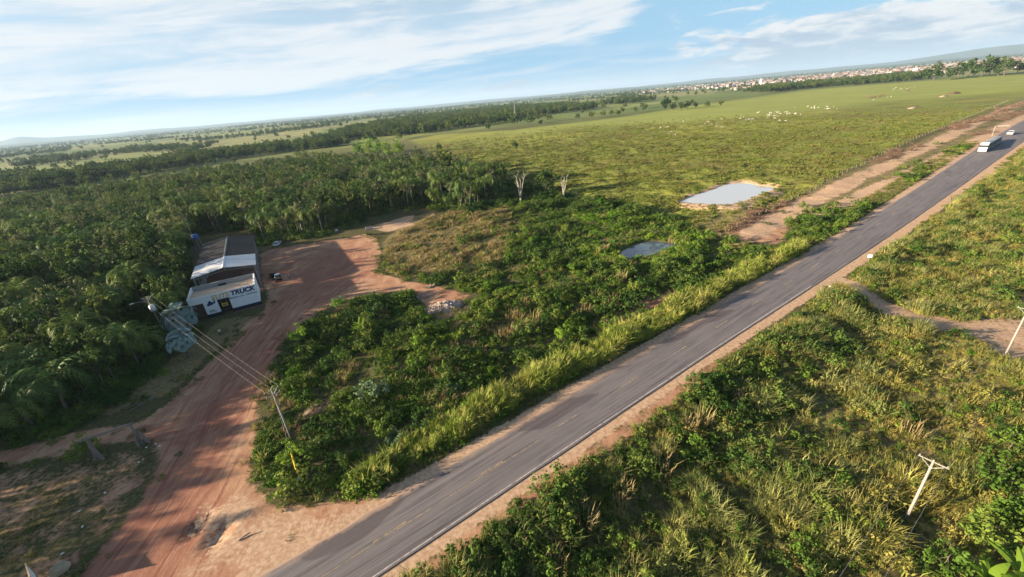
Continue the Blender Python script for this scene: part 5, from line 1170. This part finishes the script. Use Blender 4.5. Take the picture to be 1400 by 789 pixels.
# ------------------------------------------------------------------ vehicles
def wheel(parent, x, y, r, w):
    mb = MB(); mb.tube([(x, y - w / 2, r), (x, y - w * .35, r), (x, y + w * .35, r), (x, y + w / 2, r)], [r * .86, r, r, r * .86], 16); t = mb.build('wheel', M['tyre'], parent, True)
    mb = MB(); mb.tube([(x, y - w / 2 - .012, r), (x, y + w / 2 + .012, r)], [r * .55, r * .55], 12); mb.build('rim', M['rim'], t)
def car(name, loc, rz, mat, label, pickup=False, sc=1.0):
    e = empty(name, loc, rz, label, 'pickup truck' if pickup else 'car', None, sc); w = .88
    if pickup: low = [(-2.55, .45), (2.45, .45), (2.6, .7), (2.5, 1.02), (1.35, 1.12), (-2.6, 1.1), (-2.65, .6)]; cab = [(1.35, 1.12), (.65, 1.72), (-.75, 1.74), (-.95, 1.1)]
    else: low = [(-2.15, .35), (2.1, .35), (2.2, .6), (2.05, .82), (1.1, .95), (-2.1, .98), (-2.2, .6)]; cab = [(1.1, .95), (.35, 1.42), (-1.05, 1.45), (-1.85, .98)]
    MB().prism(low, -w, w).build('body', mat, e, bevel=.09)
    mb = MB(); n = len(cab); iw = .68; hi = max(z for _, z in cab)
    hw = [w * .97 if z < 1.2 and z < hi - .2 else iw for _, z in cab]; v = [(x, -hw[i], z) for i, (x, z) in enumerate(cab)] + [(x, hw[i], z) for i, (x, z) in enumerate(cab)]
    mb.add(v, [tuple(range(n))[::-1], tuple(range(n, 2 * n))] + [(i, (i + 1) % n, n + (i + 1) % n, n + i) for i in range(n)]); mb.build('cabin', M['glass'], e, bevel=.03)
    MB().box(cab[2][0] - .04, cab[1][0] + .04, -iw - .02, iw + .02, hi - .03, hi + .05).build('roof', mat, e, bevel=.03)
    mb = MB()
    for sg_ in (-1, 1):
        for i, j in ((0, 1), (2, 3)): mb.tube([(cab[i][0], sg_ * hw[i], cab[i][1]), (cab[j][0], sg_ * hw[j], cab[j][1])], .045, 5)
        mb.tube([(-.25, sg_ * w * .96, cab[0][1]), (-.3, sg_ * (iw + .01), hi)], .045, 5)
    mb.build('pillars', mat, e)
    if pickup:
        MB().box(-2.5, -1.0, -.72, .72, 1.06, 1.13).build('load_bed', M['tyre'], e)
        mb = MB(); mb.box(-1.02, -.92, -.05, 1.5, .5, 1.05); mb.build('open_door', mat, e)
    for xx in (-1.6 if pickup else -1.35, 1.6 if pickup else 1.35):
        for yy in (-w + .06, w - .06): wheel(e, xx, yy, .38 if pickup else .32, .24)
    fx = 2.52 if pickup else 2.1
    for yy in (-.6, .6): MB().box(fx, fx + .08, yy - .2, yy + .2, .68, .84).build('headlight', M['lamp'], e); MB().box(-fx - .14, -fx - .06, yy - .15, yy + .15, .7, .88).build('tail_light', M['red_lens'], e)
    return e
M['red_lens'] = plain('red_lens', (0.35, 0.02, 0.02), .3, .1)
x, y, z = at(381, 382); car('pickup', (x, y, z), R(120), M['car_black'], 'black pickup parked on the red yard beside the workshop', True)
MB_ = MB(); MB_.box(-.75, .6, -.72, .72, 1.79, 1.83); q = MB_.build('roof_cover', M['car_white'], bpy.data.objects['pickup'])
x, y, z = at(383, 378); 
x, y, z = at(374, 379.5); e = empty('black_tank', (x, y, z), .4, 'dark drum lying just left of the black pickup', 'drum'); mb = MB(); mb.tube([(-.9, 0, .75), (-.8, 0, .75), (.8, 0, .75), (.9, 0, .75)], [.6, .75, .75, .6], 14); mb.build('drum', M['tyre'], e, True); MB().box(-.7, .7, -.5, .5, -.05, .2).build('cradle', M['log'], e)
x, y, z = at(379.5, 335); car('white_car', (x, y, z), R(100), M['car_white'], 'white car parked at the edge of the wood behind the yard', sc=1.05)
# lorry and the car behind it on the highway
def on_road(s, o): x, y = road_xy(s, o); return (x, y, zs(s, o) + ROADZ)
def lorry():
    s0 = None; gx_, gy_ = G(1353, 209); s0 = gx_ * UR[0] + gy_ * UR[1]; head = math.atan2(-UR[1], -UR[0])
    e = empty('lorry', on_road(s0, -37.9), head, 'long white lorry with grey covered trailers coming down the highway', 'lorry', None, 1.12)
    # x forward; cab front at x = 0
    MB().box(-2.3, 0, -1.25, 1.25, .75, 2.0).build('cab_lower', M['car_white'], e, bevel=.08)
    mb = MB(); mb.prism([(-2.3, 2.0), (-.02, 2.0), (-.22, 2.85), (-2.3, 2.85)], -1.22, 1.22); mb.build('windscreen', M['glass'], e, bevel=.03)
    mb = MB(); mb.prism([(-2.35, 2.85), (-.15, 2.85), (-.5, 3.35), (-2.35, 3.75)], -1.24, 1.24); mb.build('cab_roof', M['car_white'], e, bevel=.06)
    for yy in (-1.235, 1.235): MB().box(-2.32, -1.75, yy - .02, yy + .02, 2.0, 2.86).build('cab_pillar', M['car_white'], e)
    MB().box(-.1, .12, -1.25, 1.25, .35, .8).build('bumper', M['car_white'], e, bevel=.05); MB().box(0, .05, -.8, .8, .95, 1.7).build('grille', M['tarp'], e)
    for yy in (-1.0, 1.0): MB().box(.1, .15, yy - .2, yy + .2, .5, .7).build('headlight', M['lamp'], e); MB().box(-.3, -.1, yy * 1.45 - .12, yy * 1.45 + .12, 2.0, 2.8).build('mirror', M['tyre'], e)
    MB().box(-27, -.5, -.5, .5, .6, .95).build('chassis', M['tyre'], e)
    for a0, a1 in ((-14.4, -2.9), (-27.0, -14.9)):
        t = MB().box(a0, a1, -1.3, 1.3, 1.05, 3.1).build('trailer', M['trailer'], e, bevel=.03); mb = MB(); mb.prism([(-1.32, 3.1), (1.32, 3.1), (1.1, 3.45), (0, 3.6), (-1.1, 3.45)], -a1, -a0); c = mb.build('tarpaulin', M['tarp'], t); c.rotation_euler = (0, 0, math.pi / 2)
        MB().box(a0 + .05, a1 - .05, 1.305, 1.33, 1.0, 1.3).build('side_rail', M['car_white'], t); MB().box(a0 + .05, a1 - .05, -1.33, -1.305, 1.0, 1.3).build('side_rail', M['car_white'], t)
    for xx in (-1.3, -4.0, -5.3, -11.4, -12.7, -17.5, -23.6, -24.9):
        for yy in (-1.08, 1.08): wheel(e, xx, yy, .52, .3)
lorry()
gx_, gy_ = G(1389, 184.5); s1 = gx_ * UR[0] + gy_ * UR[1]
car('white_car', on_road(s1, -37.0), math.atan2(-UR[1], -UR[0]), M['car_white'], 'white car following close behind the lorry on the highway', sc=1.3)

# ------------------------------------------------------------------ people and cattle
def skin_mesh(name, verts, edges, radii, mats, matfun, lev=1):
    me = bpy.data.meshes.new(name); me.from_pydata(verts, edges, []); o = bpy.data.objects.new('tmp', me); COL.objects.link(o)
    o.modifiers.new('s', 'SKIN'); sd_ = o.modifiers.new('u', 'SUBSURF'); sd_.levels = lev; sd_.render_levels = lev
    for i, r in enumerate(radii): o.data.skin_vertices[0].data[i].radius = (r, r) if not isinstance(r, tuple) else r
    o.data.skin_vertices[0].data[0].use_root = True
    bpy.context.view_layer.update(); out = bpy.data.meshes.new_from_object(o.evaluated_get(bpy.context.evaluated_depsgraph_get())); bpy.data.objects.remove(o)
    out.name = name; out.materials.clear()
    for m in mats: out.materials.append(m)
    for p in out.polygons: p.material_index = matfun(p.center); p.use_smooth = True
    return out
def person_mesh(step):
    V = [(0, 0, .95), (0, 0, 1.15), (0, 0, 1.38), (0, 0, 1.50), (.015, 0, 1.60), (.01, 0, 1.70)]; Rr = [.15, .135, .15, .06, .095, .085]; E_ = [(0, 1), (1, 2), (2, 3), (3, 4), (4, 5)]
    def ch(root, pts, rs):
        k = root
        for p, r in zip(pts, rs): V.append(p); Rr.append(r); E_.append((k, len(V) - 1)); k = len(V) - 1
        return k
    for sg_ in (-1, 1):
        st = step * sg_
        ch(0, [(0, .10 * sg_, .86), (.12 * st + .03, .11 * sg_, .48), (.2 * st - .02, .11 * sg_, .09), (.2 * st + .13, .12 * sg_, .04)], [.095, .06, .045, .035])
        w = ch(2, [(0, .2 * sg_, 1.40), (-.08 * st, .25 * sg_, 1.13), (.02 - .2 * st, .27 * sg_, .90), (.03 - .22 * st, .27 * sg_, .83)], [.055, .042, .03, .032])
        b = V[w]
        for k, l in enumerate((.065, .08, .085, .075)): ch(w, [(b[0] + (k - 1.5) * .02, b[1], b[2] - .05), (b[0] + (k - 1.5) * .022 + .01, b[1] - .008 * sg_, b[2] - .05 - l)], [.009, .008])
        ch(w, [(b[0] + .035, b[1] - .01 * sg_, b[2] - .02), (b[0] + .05, b[1] - .015 * sg_, b[2] - .06)], [.010, .008])
    def mf(c):
        if c.z > 1.64 or (c.z > 1.55 and c.x < -.03): return 3
        if c.z > 1.47: return 0
        if c.z > .93 and abs(c.y) < .24 and not (abs(c.y) > .21 and c.z < 1.2): return 1
        if c.z < .95 and abs(c.y) < .215: return 2
        return 0
    return skin_mesh('person', V, E_, Rr, [M['skin'], M['shirt'], M['trousers'], M['hair']], mf)
for px, py, rz, st, lb in ((396.5, 381, .4, 1.0, 'person in white shirt and dark trousers walking beside the black pickup'), (302.5, 458.5, 2.2, .5, 'person in white shirt walking between silvery palm and workshop')):
    x, y, z = at(px, py); o = link('person', person_mesh(st), None, (x, y, z), (0, 0, rz), 1.03); tag(o, lb, 'person')
def cow_mesh(graze):
    hd = [(1.05, 0, 1.12), (1.30, 0, .75 if graze else 1.40), (1.50, 0, .30 if graze else 1.40), (1.66, 0, .14 if graze else 1.22)]
    V = [(0, 0, .98), (.45, 0, 1.02), (.72, 0, 1.10), (-.5, 0, 1.04), (-.82, 0, 1.08)] + hd; Rr = [.34, .33, .27, .32, .23, .19, .13, .12, .07]
    E_ = [(0, 1), (1, 2), (0, 3), (3, 4), (2, 5), (5, 6), (6, 7), (7, 8)]
    def ch(root, pts, rs):
        k = root
        for p, r in zip(pts, rs): V.append(p); Rr.append(r); E_.append((k, len(V) - 1)); k = len(V) - 1
    for sg_ in (-1, 1):
        ch(2, [(.68, .17 * sg_, .75), (.70, .17 * sg_, .42), (.66, .17 * sg_, .04)], [.12, .065, .055]); ch(4, [(-.74, .17 * sg_, .80), (-.90, .17 * sg_, .45), (-.82, .17 * sg_, .04)], [.15, .065, .055]); ch(7, [(hd[2][0] - .06, .2 * sg_, hd[2][2] + .08)], [.03])
    ch(2, [(.58, 0, 1.42)], [.12]); ch(4, [(-1.02, 0, .95), (-1.04, 0, .45)], [.035, .03])
    return skin_mesh('cow', V, E_, Rr, [M['cow']], lambda c: 0)
CW = [cow_mesh(True), cow_mesh(False)]
rg = np.random.RandomState(140); spots = []
for cx_, cy_, sx_, sy_, n in ((1062, 156, 24, 4, 24), (1035, 163, 30, 5, 16), (1120, 148, 22, 2, 16), (960, 168, 30, 5, 10), (910, 178, 15, 5, 5), (1240, 122, 30, 2, 12), (1200, 133, 30, 4, 6)):
    for _ in range(n): spots.append((cx_ + rg.normal() * sx_ * .6, cy_ + rg.normal() * sy_ * .6 - 0.09 * 0))
for px, py in spots:
    q = np.array([G(px, py)])
    if not inside(q, PASTURE)[0]: continue
    o = link('cow', CW[rg.randint(2)], None, (q[0, 0], q[0, 1], gz(*q[0]) + .05), (0, 0, rg.rand() * 6.28), 0.8 + .2 * rg.rand()); tag(o, 'white cow grazing on the open pasture', 'cow', 'cattle on the pasture')

# ------------------------------------------------------------------ power lines
def pole(loc, h, rz, label, arm=2.2, arms=1, transformer=False, lamp=False):
    e = empty('utility_pole', loc, rz, label, 'utility pole'); mb = MB(); mb.tube([(0, 0, -.5), (0, 0, h * .5), (0, 0, h)], [.17, .14, .10], 8); mb.build('pole_shaft', M['pole'], e, True)
    tips = []
    for k in range(arms):
        zz = h - .25 - k * .9; MB().box(-arm / 2, arm / 2, -.045, .045, zz - .02, zz + .08).build('crossarm', M['pole'], e)
        for xx in (-arm / 2 + .12, 0 if k == 0 else .3, arm / 2 - .12):
            mb = MB(); mb.tube([(xx, 0, zz + .08), (xx, 0, zz + .16), (xx, 0, zz + .22), (xx, 0, zz + .3)], [.05, .08, .05, .07], 8); mb.build('insulator', M['pole'], e, True)
            if k == 0: tips.append(Vector((xx, 0, zz + .3)))
    mb = MB(); mb.tube([(0, .07, h - 1.1), (-arm * .35, .07, h - .32)], .03, 4); mb.tube([(0, .07, h - 1.1), (arm * .35, .07, h - .32)], .03, 4); mb.build('brace', M['steel'], e)
    if transformer:
        mb = MB(); mb.tube([(.0, -.7, h - 3.6), (0, -.7, h - 3.5), (0, -.7, h - 2.2), (0, -.7, h - 2.1)], [.5, .62, .62, .5], 16); t = mb.build('transformer', M['roof_white'], e, True)
        for xx in (-.3, 0, .3): mb = MB(); mb.tube([(xx, -.7, h - 2.1), (xx, -.7, h - 1.75)], .06, 6); mb.build('bushing', M['pole'], t)
        MB().box(-.5, .5, -.72, -.1, h - 3.75, h - 3.62).build('bracket', M['steel'], e)
    if lamp:
        mb = MB(); mb.tube([(0, 0, h - 1.6), (-1.2, .3, h - .9), (-2.6, .6, h - .8)], .05, 6); a = mb.build('lamp_arm', M['steel'], e); mb = MB(); mb.tube([(-2.5, .58, h - .82), (-2.9, .66, h - .8), (-3.3, .74, h - .85)], [.06, .16, .1], 8); mb.build('lamp_head', M['roof_white'], a, True)
    Mx = Matrix.Translation(loc) @ Matrix.Rotation(rz, 4, 'Z'); return [Mx @ t for t in tips]
def wires(A, B, sag, lbs, names=None):
    for a, b, lb in zip(A, B, lbs):
        pts = [a.lerp(b, i / 14) - Vector((0, 0, sag * 4 * (i / 14) * (1 - i / 14))) for i in range(15)]; mb = MB(); mb.tube(pts, .012, 4); tag(mb.build('power_line', M['wire']), lb, 'wire')
p0 = at(226, 457); p1 = at(397.8, 598.4); d01 = math.atan2(p1[1] - p0[1], p1[0] - p0[0])
T0 = pole(p0, 10.4, d01 + math.pi / 2, 'concrete power pole with transformer and lamp among shaded trees', 2.2, 1, True, True); T1 = pole(p1, 9.7, d01 + math.pi / 2, 'concrete power pole standing in the green plot by the drive', 2.2, 2)
wires(T0, T1, .7, ['first of three wires over the drive, nearest the highway', 'middle of the three wires crossing over the drive', 'third of three wires over the drive, farthest from the highway'])
pm = (2 * p0[0] - p1[0], 2 * p0[1] - p1[1]); pmz = gz(*pm)
p2 = at(1242.5, 702); p3 = at(1378, 478.4); d23 = math.atan2(p3[1] - p2[1], p3[0] - p2[0]); dv = Vector((p3[0] - p2[0], p3[1] - p2[1], 0))
T2 = pole(p2, 9.4, d23 + math.pi / 2, 'pale power pole with T crossarm in the golden scrub, lower right', 2.4); T3 = pole(p3, 9.4, d23 + math.pi / 2, 'pale power pole beside the dirt track at the right edge', 2.4)
p4 = Vector(p3) + dv; p4.z = gz(p4.x, p4.y); T4 = pole(tuple(p4), 9.4, d23 + math.pi / 2, 'pale power pole beyond the dirt track, out past the right edge', 2.4)
pb_ = Vector(p2) - dv; pb_.z = gz(pb_.x, pb_.y); Tb = pole(tuple(pb_), 9.4, d23 + math.pi / 2, 'pale power pole below the viewpoint at the foot of the slope', 2.4)
wires([T2[0], T2[2]], [T3[0], T3[2]], .6, ['wire between the two right-hand poles, on the side away from the highway', 'wire between the two right-hand poles, on the highway side'])
wires([T3[0], T3[2]], [T4[0], T4[2]], .6, ['wire leaving the right edge pole, on the side away from the highway', 'wire leaving the right edge pole, on the highway side'])
wires([Tb[0], Tb[2]], [T2[0], T2[2]], .6, ['wire running from the T pole to the bottom edge, right-hand one', 'wire running from the T pole to the bottom edge, left-hand one'])
# guy wire with yellow guard
g_ = at(409, 655); e = empty('guy_wire', g_, 0, 'stay wire with yellow guard anchored in the green plot', 'guy wire'); tp_ = Vector((p1[0], p1[1], p1[2] + 8.6)) - Vector(g_)
mb = MB(); mb.tube([(0, 0, -.1), tuple(tp_)], .022, 5); mb.build('stay', M['wire'], e); mb = MB(); mb.tube([tuple(tp_ * .1), tuple(tp_ * .31)], .13, 7); mb.build('guard', M['yellow'], e)
mb = MB(); mb.box(-.25, .25, -.25, .25, -.2, .12); mb.build('anchor_block', M['concrete'], e)

# ------------------------------------------------------------------ small things about the yard
gl, gr = at(137, 628), at(195, 608); e = empty('log_gateway', gl, math.atan2(gr[1] - gl[1], gr[0] - gl[0]), 'rustic gateway of grey logs with crossbeam over the dirt path', 'gateway'); gw = math.hypot(gr[0] - gl[0], gr[1] - gl[1])
def rough_log(name, p0, p1, r):
    mb = MB(); P0, P1 = Vector(p0), Vector(p1); rgx = random.Random(hash(name) % 7 + int(p0[0] * 10)); n = 7; mb.tube([P0.lerp(P1, i / n) + Vector((rgx.uniform(-.05, .05), rgx.uniform(-.05, .05), rgx.uniform(-.03, .03))) for i in range(n + 1)], [r * rgx.uniform(.85, 1.12) for _ in range(n + 1)], 9); return mb.build(name, M['log'], e, True)
for k, (a, b, h) in enumerate(((0, 0, 4.1), (-.55, .35, 2.9), (.5, -.3, 2.3))): rough_log('gate_log', (a, b, -.3), (a * .35, b * .4, h), .19)
for k, (a, b, h) in enumerate(((0, 0, 4.3), (.75, .3, 2.6), (1.1, -.3, 1.8), (-.4, -.3, 2.0))): rough_log('gate_log', (gw + a, b, -.3), (gw + a * .5, b * .5, h), .18)
rough_log('crossbeam', (-.9, 0, 4.3), (gw + .5, 0, 4.4), .17)
x, y, z = at(122, 624); place_tree(YT[0], 'gate_tree', 'small dark green tree beside the log gateway, left post', 'tree', None, 'crown', x, y, .8, 1)
x, y, z = at(56, 800); e = empty('signboard', (x, y, z), R(143), 'white signboard in wooden frame at the lower left edge', 'sign')
MB().box(-1.2, 1.2, -.03, .03, .9, 2.6).build('board', M['white_wall'], e)
for xx in (-1.28, 1.28): MB().box(xx - .08, xx + .08, -.08, .08, -.3, 2.8).build('post', M['wood'], e)
MB().box(-1.2, 1.2, -.06, .06, 2.6, 2.72).build('frame_rail', M['wood'], e); MB().box(-1.2, 1.2, -.06, .06, .78, .9).build('frame_rail', M['wood'], e)
def rock_mesh(seed, sx_, sy_, sz_, mat):
    bm = bmesh.new(); bmesh.ops.create_icosphere(bm, subdivisions=2, radius=1); rgx = np.random.RandomState(seed)
    for v in bm.verts:
        n = 1 + .22 * math.sin(3 * v.co.x + seed) * math.cos(2.5 * v.co.y + seed) + rgx.normal() * .13; v.co = Vector((v.co.x * sx_ * n, v.co.y * sy_ * n, v.co.z * sz_ * n))
    me = bpy.data.meshes.new('rock'); bm.to_mesh(me); bm.free(); me.materials.append(mat); return me
x, y, z = at(83, 781); tag(link('boulder', rock_mesh(3, .95, .8, .85, M['rock']), None, (x, y, z + .45), (0, 0, .6)), 'tan boulder lying beside the white signboard', 'rock')
x, y, z = at(606, 420); e = empty('rubble_pile', (x, y, z), .3, 'heap of pale broken rubble at the end of the side track', 'rubble'); RK = [rock_mesh(i + 20, .42, .36, .26, M['stone']) for i in range(4)] + [rock_mesh(40, .5, .4, .25, M['concrete'])]; rg = np.random.RandomState(150)
mound = MB(); vs = []; n = 20
for j in range(5):
    for k in range(n):
        a = 6.283 * k / n; r = (j / 4) * (3.6 + rg.rand() * .5); vs.append((r * 1.35 * math.cos(a), r * .8 * math.sin(a), 1.1 * (1 - (j / 4) ** 1.5) + rg.normal() * .08 - (.2 if j == 4 else 0)))
mound.add(vs, [(j * n + k, j * n + (k + 1) % n, (j + 1) * n + (k + 1) % n, (j + 1) * n + k) for j in range(4) for k in range(n)]); mound.build('earth_heap', M['stone'], e, True)
for k in range(90):
    a = rg.rand() * 6.283; r = math.sqrt(rg.rand()) * 3.4; link('stone', RK[rg.randint(5)], e, (r * 1.35 * math.cos(a), r * .8 * math.sin(a), 1.1 * (1 - (r / 3.6) ** 1.5) + .05), tuple(rg.rand(3) * 6), .35 + .6 * rg.rand())
for px, py, s, lb in ((576, 408, .8, 'small grey heap of rubble left of the large heap'), (590, 392, .6, 'loose pale stones above the large rubble heap')):
    x, y, z = at(px, py); e = empty('stone_heap', (x, y, z), .3, lb, 'rubble')
    for k in range(26): a = rg.rand() * 6.283; r = math.sqrt(rg.rand()) * 2.2 * s; link('stone', RK[rg.randint(5)], e, (r * 1.5 * math.cos(a), r * .7 * math.sin(a), .3 * (1 - r / 2.5)), tuple(rg.rand(3) * 6), .3 + .5 * rg.rand())
x, y, z = at(432, 560); e = empty('brush_heap', (x, y, z), .5, 'mound of cut dry brush and soil in the plot near the pole', 'brush heap'); q = link('earth_heap', mound.mesh('earth_heap', M['soil'], True), e, sc=(.5, .7, .8)); 
for k in range(5): link('dry_brush', (DG + DB)[k % 6], e, (rg.normal() * 1.2, rg.normal() * .9, .5), (0, 0, k), .8)
for px, py, sx_, lb, mt in ((1305, 128, 2.2, 'brown heap of earth and stumps on the far pasture', 'brush'), (1290, 132, 1.6, 'low tan heap of earth left of the brown one on the far pasture', 'rock'), (1248, 148, 1.3, 'small reddish earth heap at the edge of the grazed field', 'rock')):
    x, y, z = at(px, py); e = empty('earth_mound', (x, y, z), .4, lb, 'earth heap'); link('earth_heap', mound.mesh('earth_heap', M[mt], True), e, sc=(sx_, sx_ * .8, sx_))
    for k in range(6): link('dry_brush', DB[k % 3], e, (rg.normal() * 3 * sx_, rg.normal() * 2 * sx_, .3), (0, 0, k), 1.4)
for px, py, s_, lb in ((1190, 134, 4.5, 'wide grey leafless thicket on the far pasture, left one'), (1203, 133, 4.0, 'wide grey leafless thicket on the far pasture, right one'), (1242, 125, 3.0, 'small grey leafless thicket near the pasture crest')):
    x, y, z = at(px, py); o = link('dead_thicket', DB[int(px) % 3], None, (x, y, z), (0, 0, px), s_); tag(o, lb, 'thicket')
# banana plants
def banana_mesh(seed, n=9, L=2.0):
    rg = np.random.RandomState(seed); mb = MB(); sh = []
    for i in range(n):
        a = i * 2.399 + rg.rand() * .4; e = 1.35 - .75 * i / n; p = Vector((0, 0, 1.5)); pts = [p.copy()]; l = L * (.8 + .4 * rg.rand()); s_ = rg.rand()
        for k in range(6): e -= .16; p = p + Vector((math.cos(a) * math.cos(e), math.sin(a) * math.cos(e), math.sin(e))) * l / 6; pts.append(p.copy())
        sd_ = Vector((-math.sin(a), math.cos(a), 0)); b = len(mb.v)
        for k, q in enumerate(pts):
            w = .34 * math.sin(math.pi * (k + .35) / 6.7); mb.v += [tuple(q + sd_ * w + Vector((0, 0, -.12 * w * 3))), tuple(q), tuple(q - sd_ * w + Vector((0, 0, -.12 * w * 3)))]; sh += [(s_, 0)] * 3
            if k: o_ = b + 3 * k; mb.f += [(o_ - 3, o_ - 2, o_ + 1, o_), (o_ - 2, o_ - 1, o_ + 2, o_ + 1)]; mb.m += [0, 0]
    tb = MB(); tb.tube([(0, 0, -.2), (0, 0, 1.6)], [.16, .1], 8); return tb.mesh('stem', M['lush_stem'], True), paint(mb.mesh('leaves', M['banana']), np.array(sh))
M['lush_stem'] = plain('banana_stem', (.2, .22, .07), .7, .2)
BN = [banana_mesh(1), banana_mesh(2, 10, 2.6)]
for px, py, s, k, lb in ((488, 458, 1.0, 0, 'bright banana plant in the plot, left of the pair'), (497, 452, 1.1, 1, 'bright banana plant in the plot, right of the pair'), (1392, 800, 1.3, 1, 'large banana plant at the bottom right corner'), (1345, 800, 1.2, 0, 'smaller banana plant along the bottom right edge')):
    x, y, z = at(px, py); e = empty('banana_plant', (x, y, z), k, lb, 'banana plant', None, s); link('stem', BN[k][0], e); link('leaves', BN[k][1], e)
for px, py, s, lb in ((510, 545, 2.6, 'large pale silvery-leaved shrub in the middle of the plot'), (512, 432, 1.7, 'silvery shrub behind the banana plants'), (620, 538, 1.4, 'small silvery shrub near the tall grass strip'), (545, 600, 1.4, 'small silvery shrub low in the plot near the highway')):
    x, y, z = at(px, py); o = link('silver_shrub', SV[int(px) % 2], None, (x, y, z), (0, 0, px), s); tag(o, lb, 'bush')
# silver fan palms by the workshop
FP = [fan_palm(5), fan_palm(6)]
for (px, py, s, k, lb) in ((258, 462, 1.75, 0, 'large silvery-blue fan palm beside the workshop, rear of the pair'), (259, 488, 1.35, 1, 'smaller silvery-blue fan palm in front of the pair')):
    x, y, z = at(px, py); e = empty('fan_palm', (x, y, z), k * 2.0, lb, 'palm', None, s); link('trunk', FP[k][0], e); link('fronds', FP[k][1], e)
# roadside signs
def sign(px, py, h, w, hh, label, mat='white_wall', rz=None):
    x, y, z = at(px, py); e = empty('road_sign', (x, y, z), rz if rz is not None else R(-33), label, 'sign'); MB().box(-w / 2, w / 2, -.02, .02, h - hh, h).build('sign_plate', M[mat], e); mb = MB(); mb.tube([(0, .06, -.3), (0, .06, h - .1)], .05, 6); mb.build('post', M['pole'], e)
sign(1187, 358, 2.0, .9, .8, 'white road sign on the right shoulder of the highway', rz=R(-30)); sign(1133, 396, 1.0, .3, .5, 'low white marker post on the right verge near the track', rz=R(-30))
x, y, z = at(1356, 186); e = empty('road_sign', (x, y, z), R(-20), 'white overhanging sign frame on the left verge beyond the lorry', 'sign'); mb = MB(); mb.tube([(0, 0, -.3), (0, 0, 5.2)], .09, 8); mb.build('post', M['concrete'], e); mb = MB(); mb.tube([(0, 0, 5.1), (6.2, 0, 5.3)], .06, 6); mb.build('arm', M['concrete'], e); MB().box(1.2, 5.8, -.04, .04, 4.75, 5.15).build('sign_plate', M['concrete'], e)
# old wreck and concrete slab at the yard's far end
x, y, z = at(505, 313); e = empty('concrete_tank', (x, y, z), .3, 'low grey concrete tank on bare ground behind the yard', 'tank'); MB().box(-1.6, 1.6, -1.1, 1.1, -.3, 1.0).build('tank_wall', M['concrete'], e, bevel=.05); MB().box(-1.35, 1.35, -.85, .85, .9, 1.02).build('tank_lid', M['dark_in'], e)
x, y, z = at(460, 315); e = empty('white_box', (x, y, z), .3, 'small white box in the grass at the wood edge', 'box'); MB().box(-.6, .6, -.4, .4, -.1, .7).build('box_body', M['plastic'], e, bevel=.03); MB().box(-.64, .64, -.44, .44, .7, .78).build('lid', M['concrete'], e)
# water tank on a stand behind the shed
x, y, z = at(286, 338); x, y = -121, 158; e = empty('water_tower', (x, y, gz(x, y)), 0, 'blue water tank on a stand among trees behind the shed', 'water tank'); mb = MB(); mb.tube([(0, 0, 7), (0, 0, 7.1), (0, 0, 8.6), (0, 0, 8.9)], [1.0, 1.1, 1.15, .6], 18); mb.build('tank', M['blue'], e, True) if 'blue' in M else mb.build('tank', plain('blue_tank', (.05, .12, .34), .5, .15), e, True)
for sx_, sy_ in ((-.8, -.8), (.8, -.8), (.8, .8), (-.8, .8)): MB().box(sx_ - .1, sx_ + .1, sy_ - .1, sy_ + .1, -.3, 6.9).build('leg', M['log'], e)
MB().box(-1.1, 1.1, -1.1, 1.1, 6.85, 7.0).build('platform', M['log'], e)
# litter, fallen sticks
for k, (px, py) in enumerate([(270, 470), (196, 628), (190, 632), (200, 612), (108, 698), (113, 720), (143, 673), (218, 610), (391, 651), (213, 607), (85, 757)]):
    x, y, z = at(px, py); o = link('litter', RK[4], None, (x, y, z + .04), (0, 0, k), (.34, .26, .2)); o.material_slots[0].link = 'OBJECT'; o.material_slots[0].material = M['plastic']; tag(o, 'scrap of pale litter lying on the ground by the drive', 'litter', 'litter by the drive')
for k, (px, py, l, a) in enumerate([(195, 552, 4.0, 1.2), (202, 548, 3.2, .9), (175, 556, 5.0, .2), (335, 735, 1.4, .6)]):
    x, y, z = at(px, py); mb = MB(); mb.tube([(-l / 2, 0, .1), (0, .1, .16), (l / 2, 0, .3)], [.1, .09, .05], 6); o = mb.build('fallen_branch', M['log'], None, True); o.location = (x, y, z); o.rotation_euler = (0, 0, a); tag(o, 'bleached fallen branch on the gravelly ground by the wood' if k < 3 else 'short stick lying in the mouth of the drive', 'branch', 'fallen branches by the wood' if k < 3 else None)
# fence along the pasture foot
FL = GP([(985, 324), (1030, 300), (1085, 272), (1150, 240), (1225, 203), (1300, 170), (1380, 138)]); seg = np.hypot(*(FL[1:] - FL[:-1]).T); cum_ = np.concatenate([[0], np.cumsum(seg)]); e = empty('pasture_fence', (FL[0, 0], FL[0, 1], 0), 0, 'wooden post and wire fence along the foot of the pasture', 'fence'); n = int(cum_[-1] / 5.5); tops = []
pm_ = MB().tube([(0, 0, -.3), (0, 0, .7), (0, 0, 1.5)], [.10, .09, .08], 6).mesh('post', M['log'])
for i in range(n):
    d = i * 5.5; j = min(np.searchsorted(cum_, d, 'right') - 1, len(seg) - 1); q = FL[j] + (FL[j + 1] - FL[j]) * (d - cum_[j]) / seg[j]; z = gz(*q); link('post', pm_, e, (q[0] - FL[0, 0], q[1] - FL[0, 1], z), (0, 0, i)); tops.append((q[0] - FL[0, 0], q[1] - FL[0, 1], z))
for hh in (.5, .9, 1.3): MB().tube([(a, b, c + hh) for a, b, c in tops], .006, 3).build('fence_wire', M['log'], e)
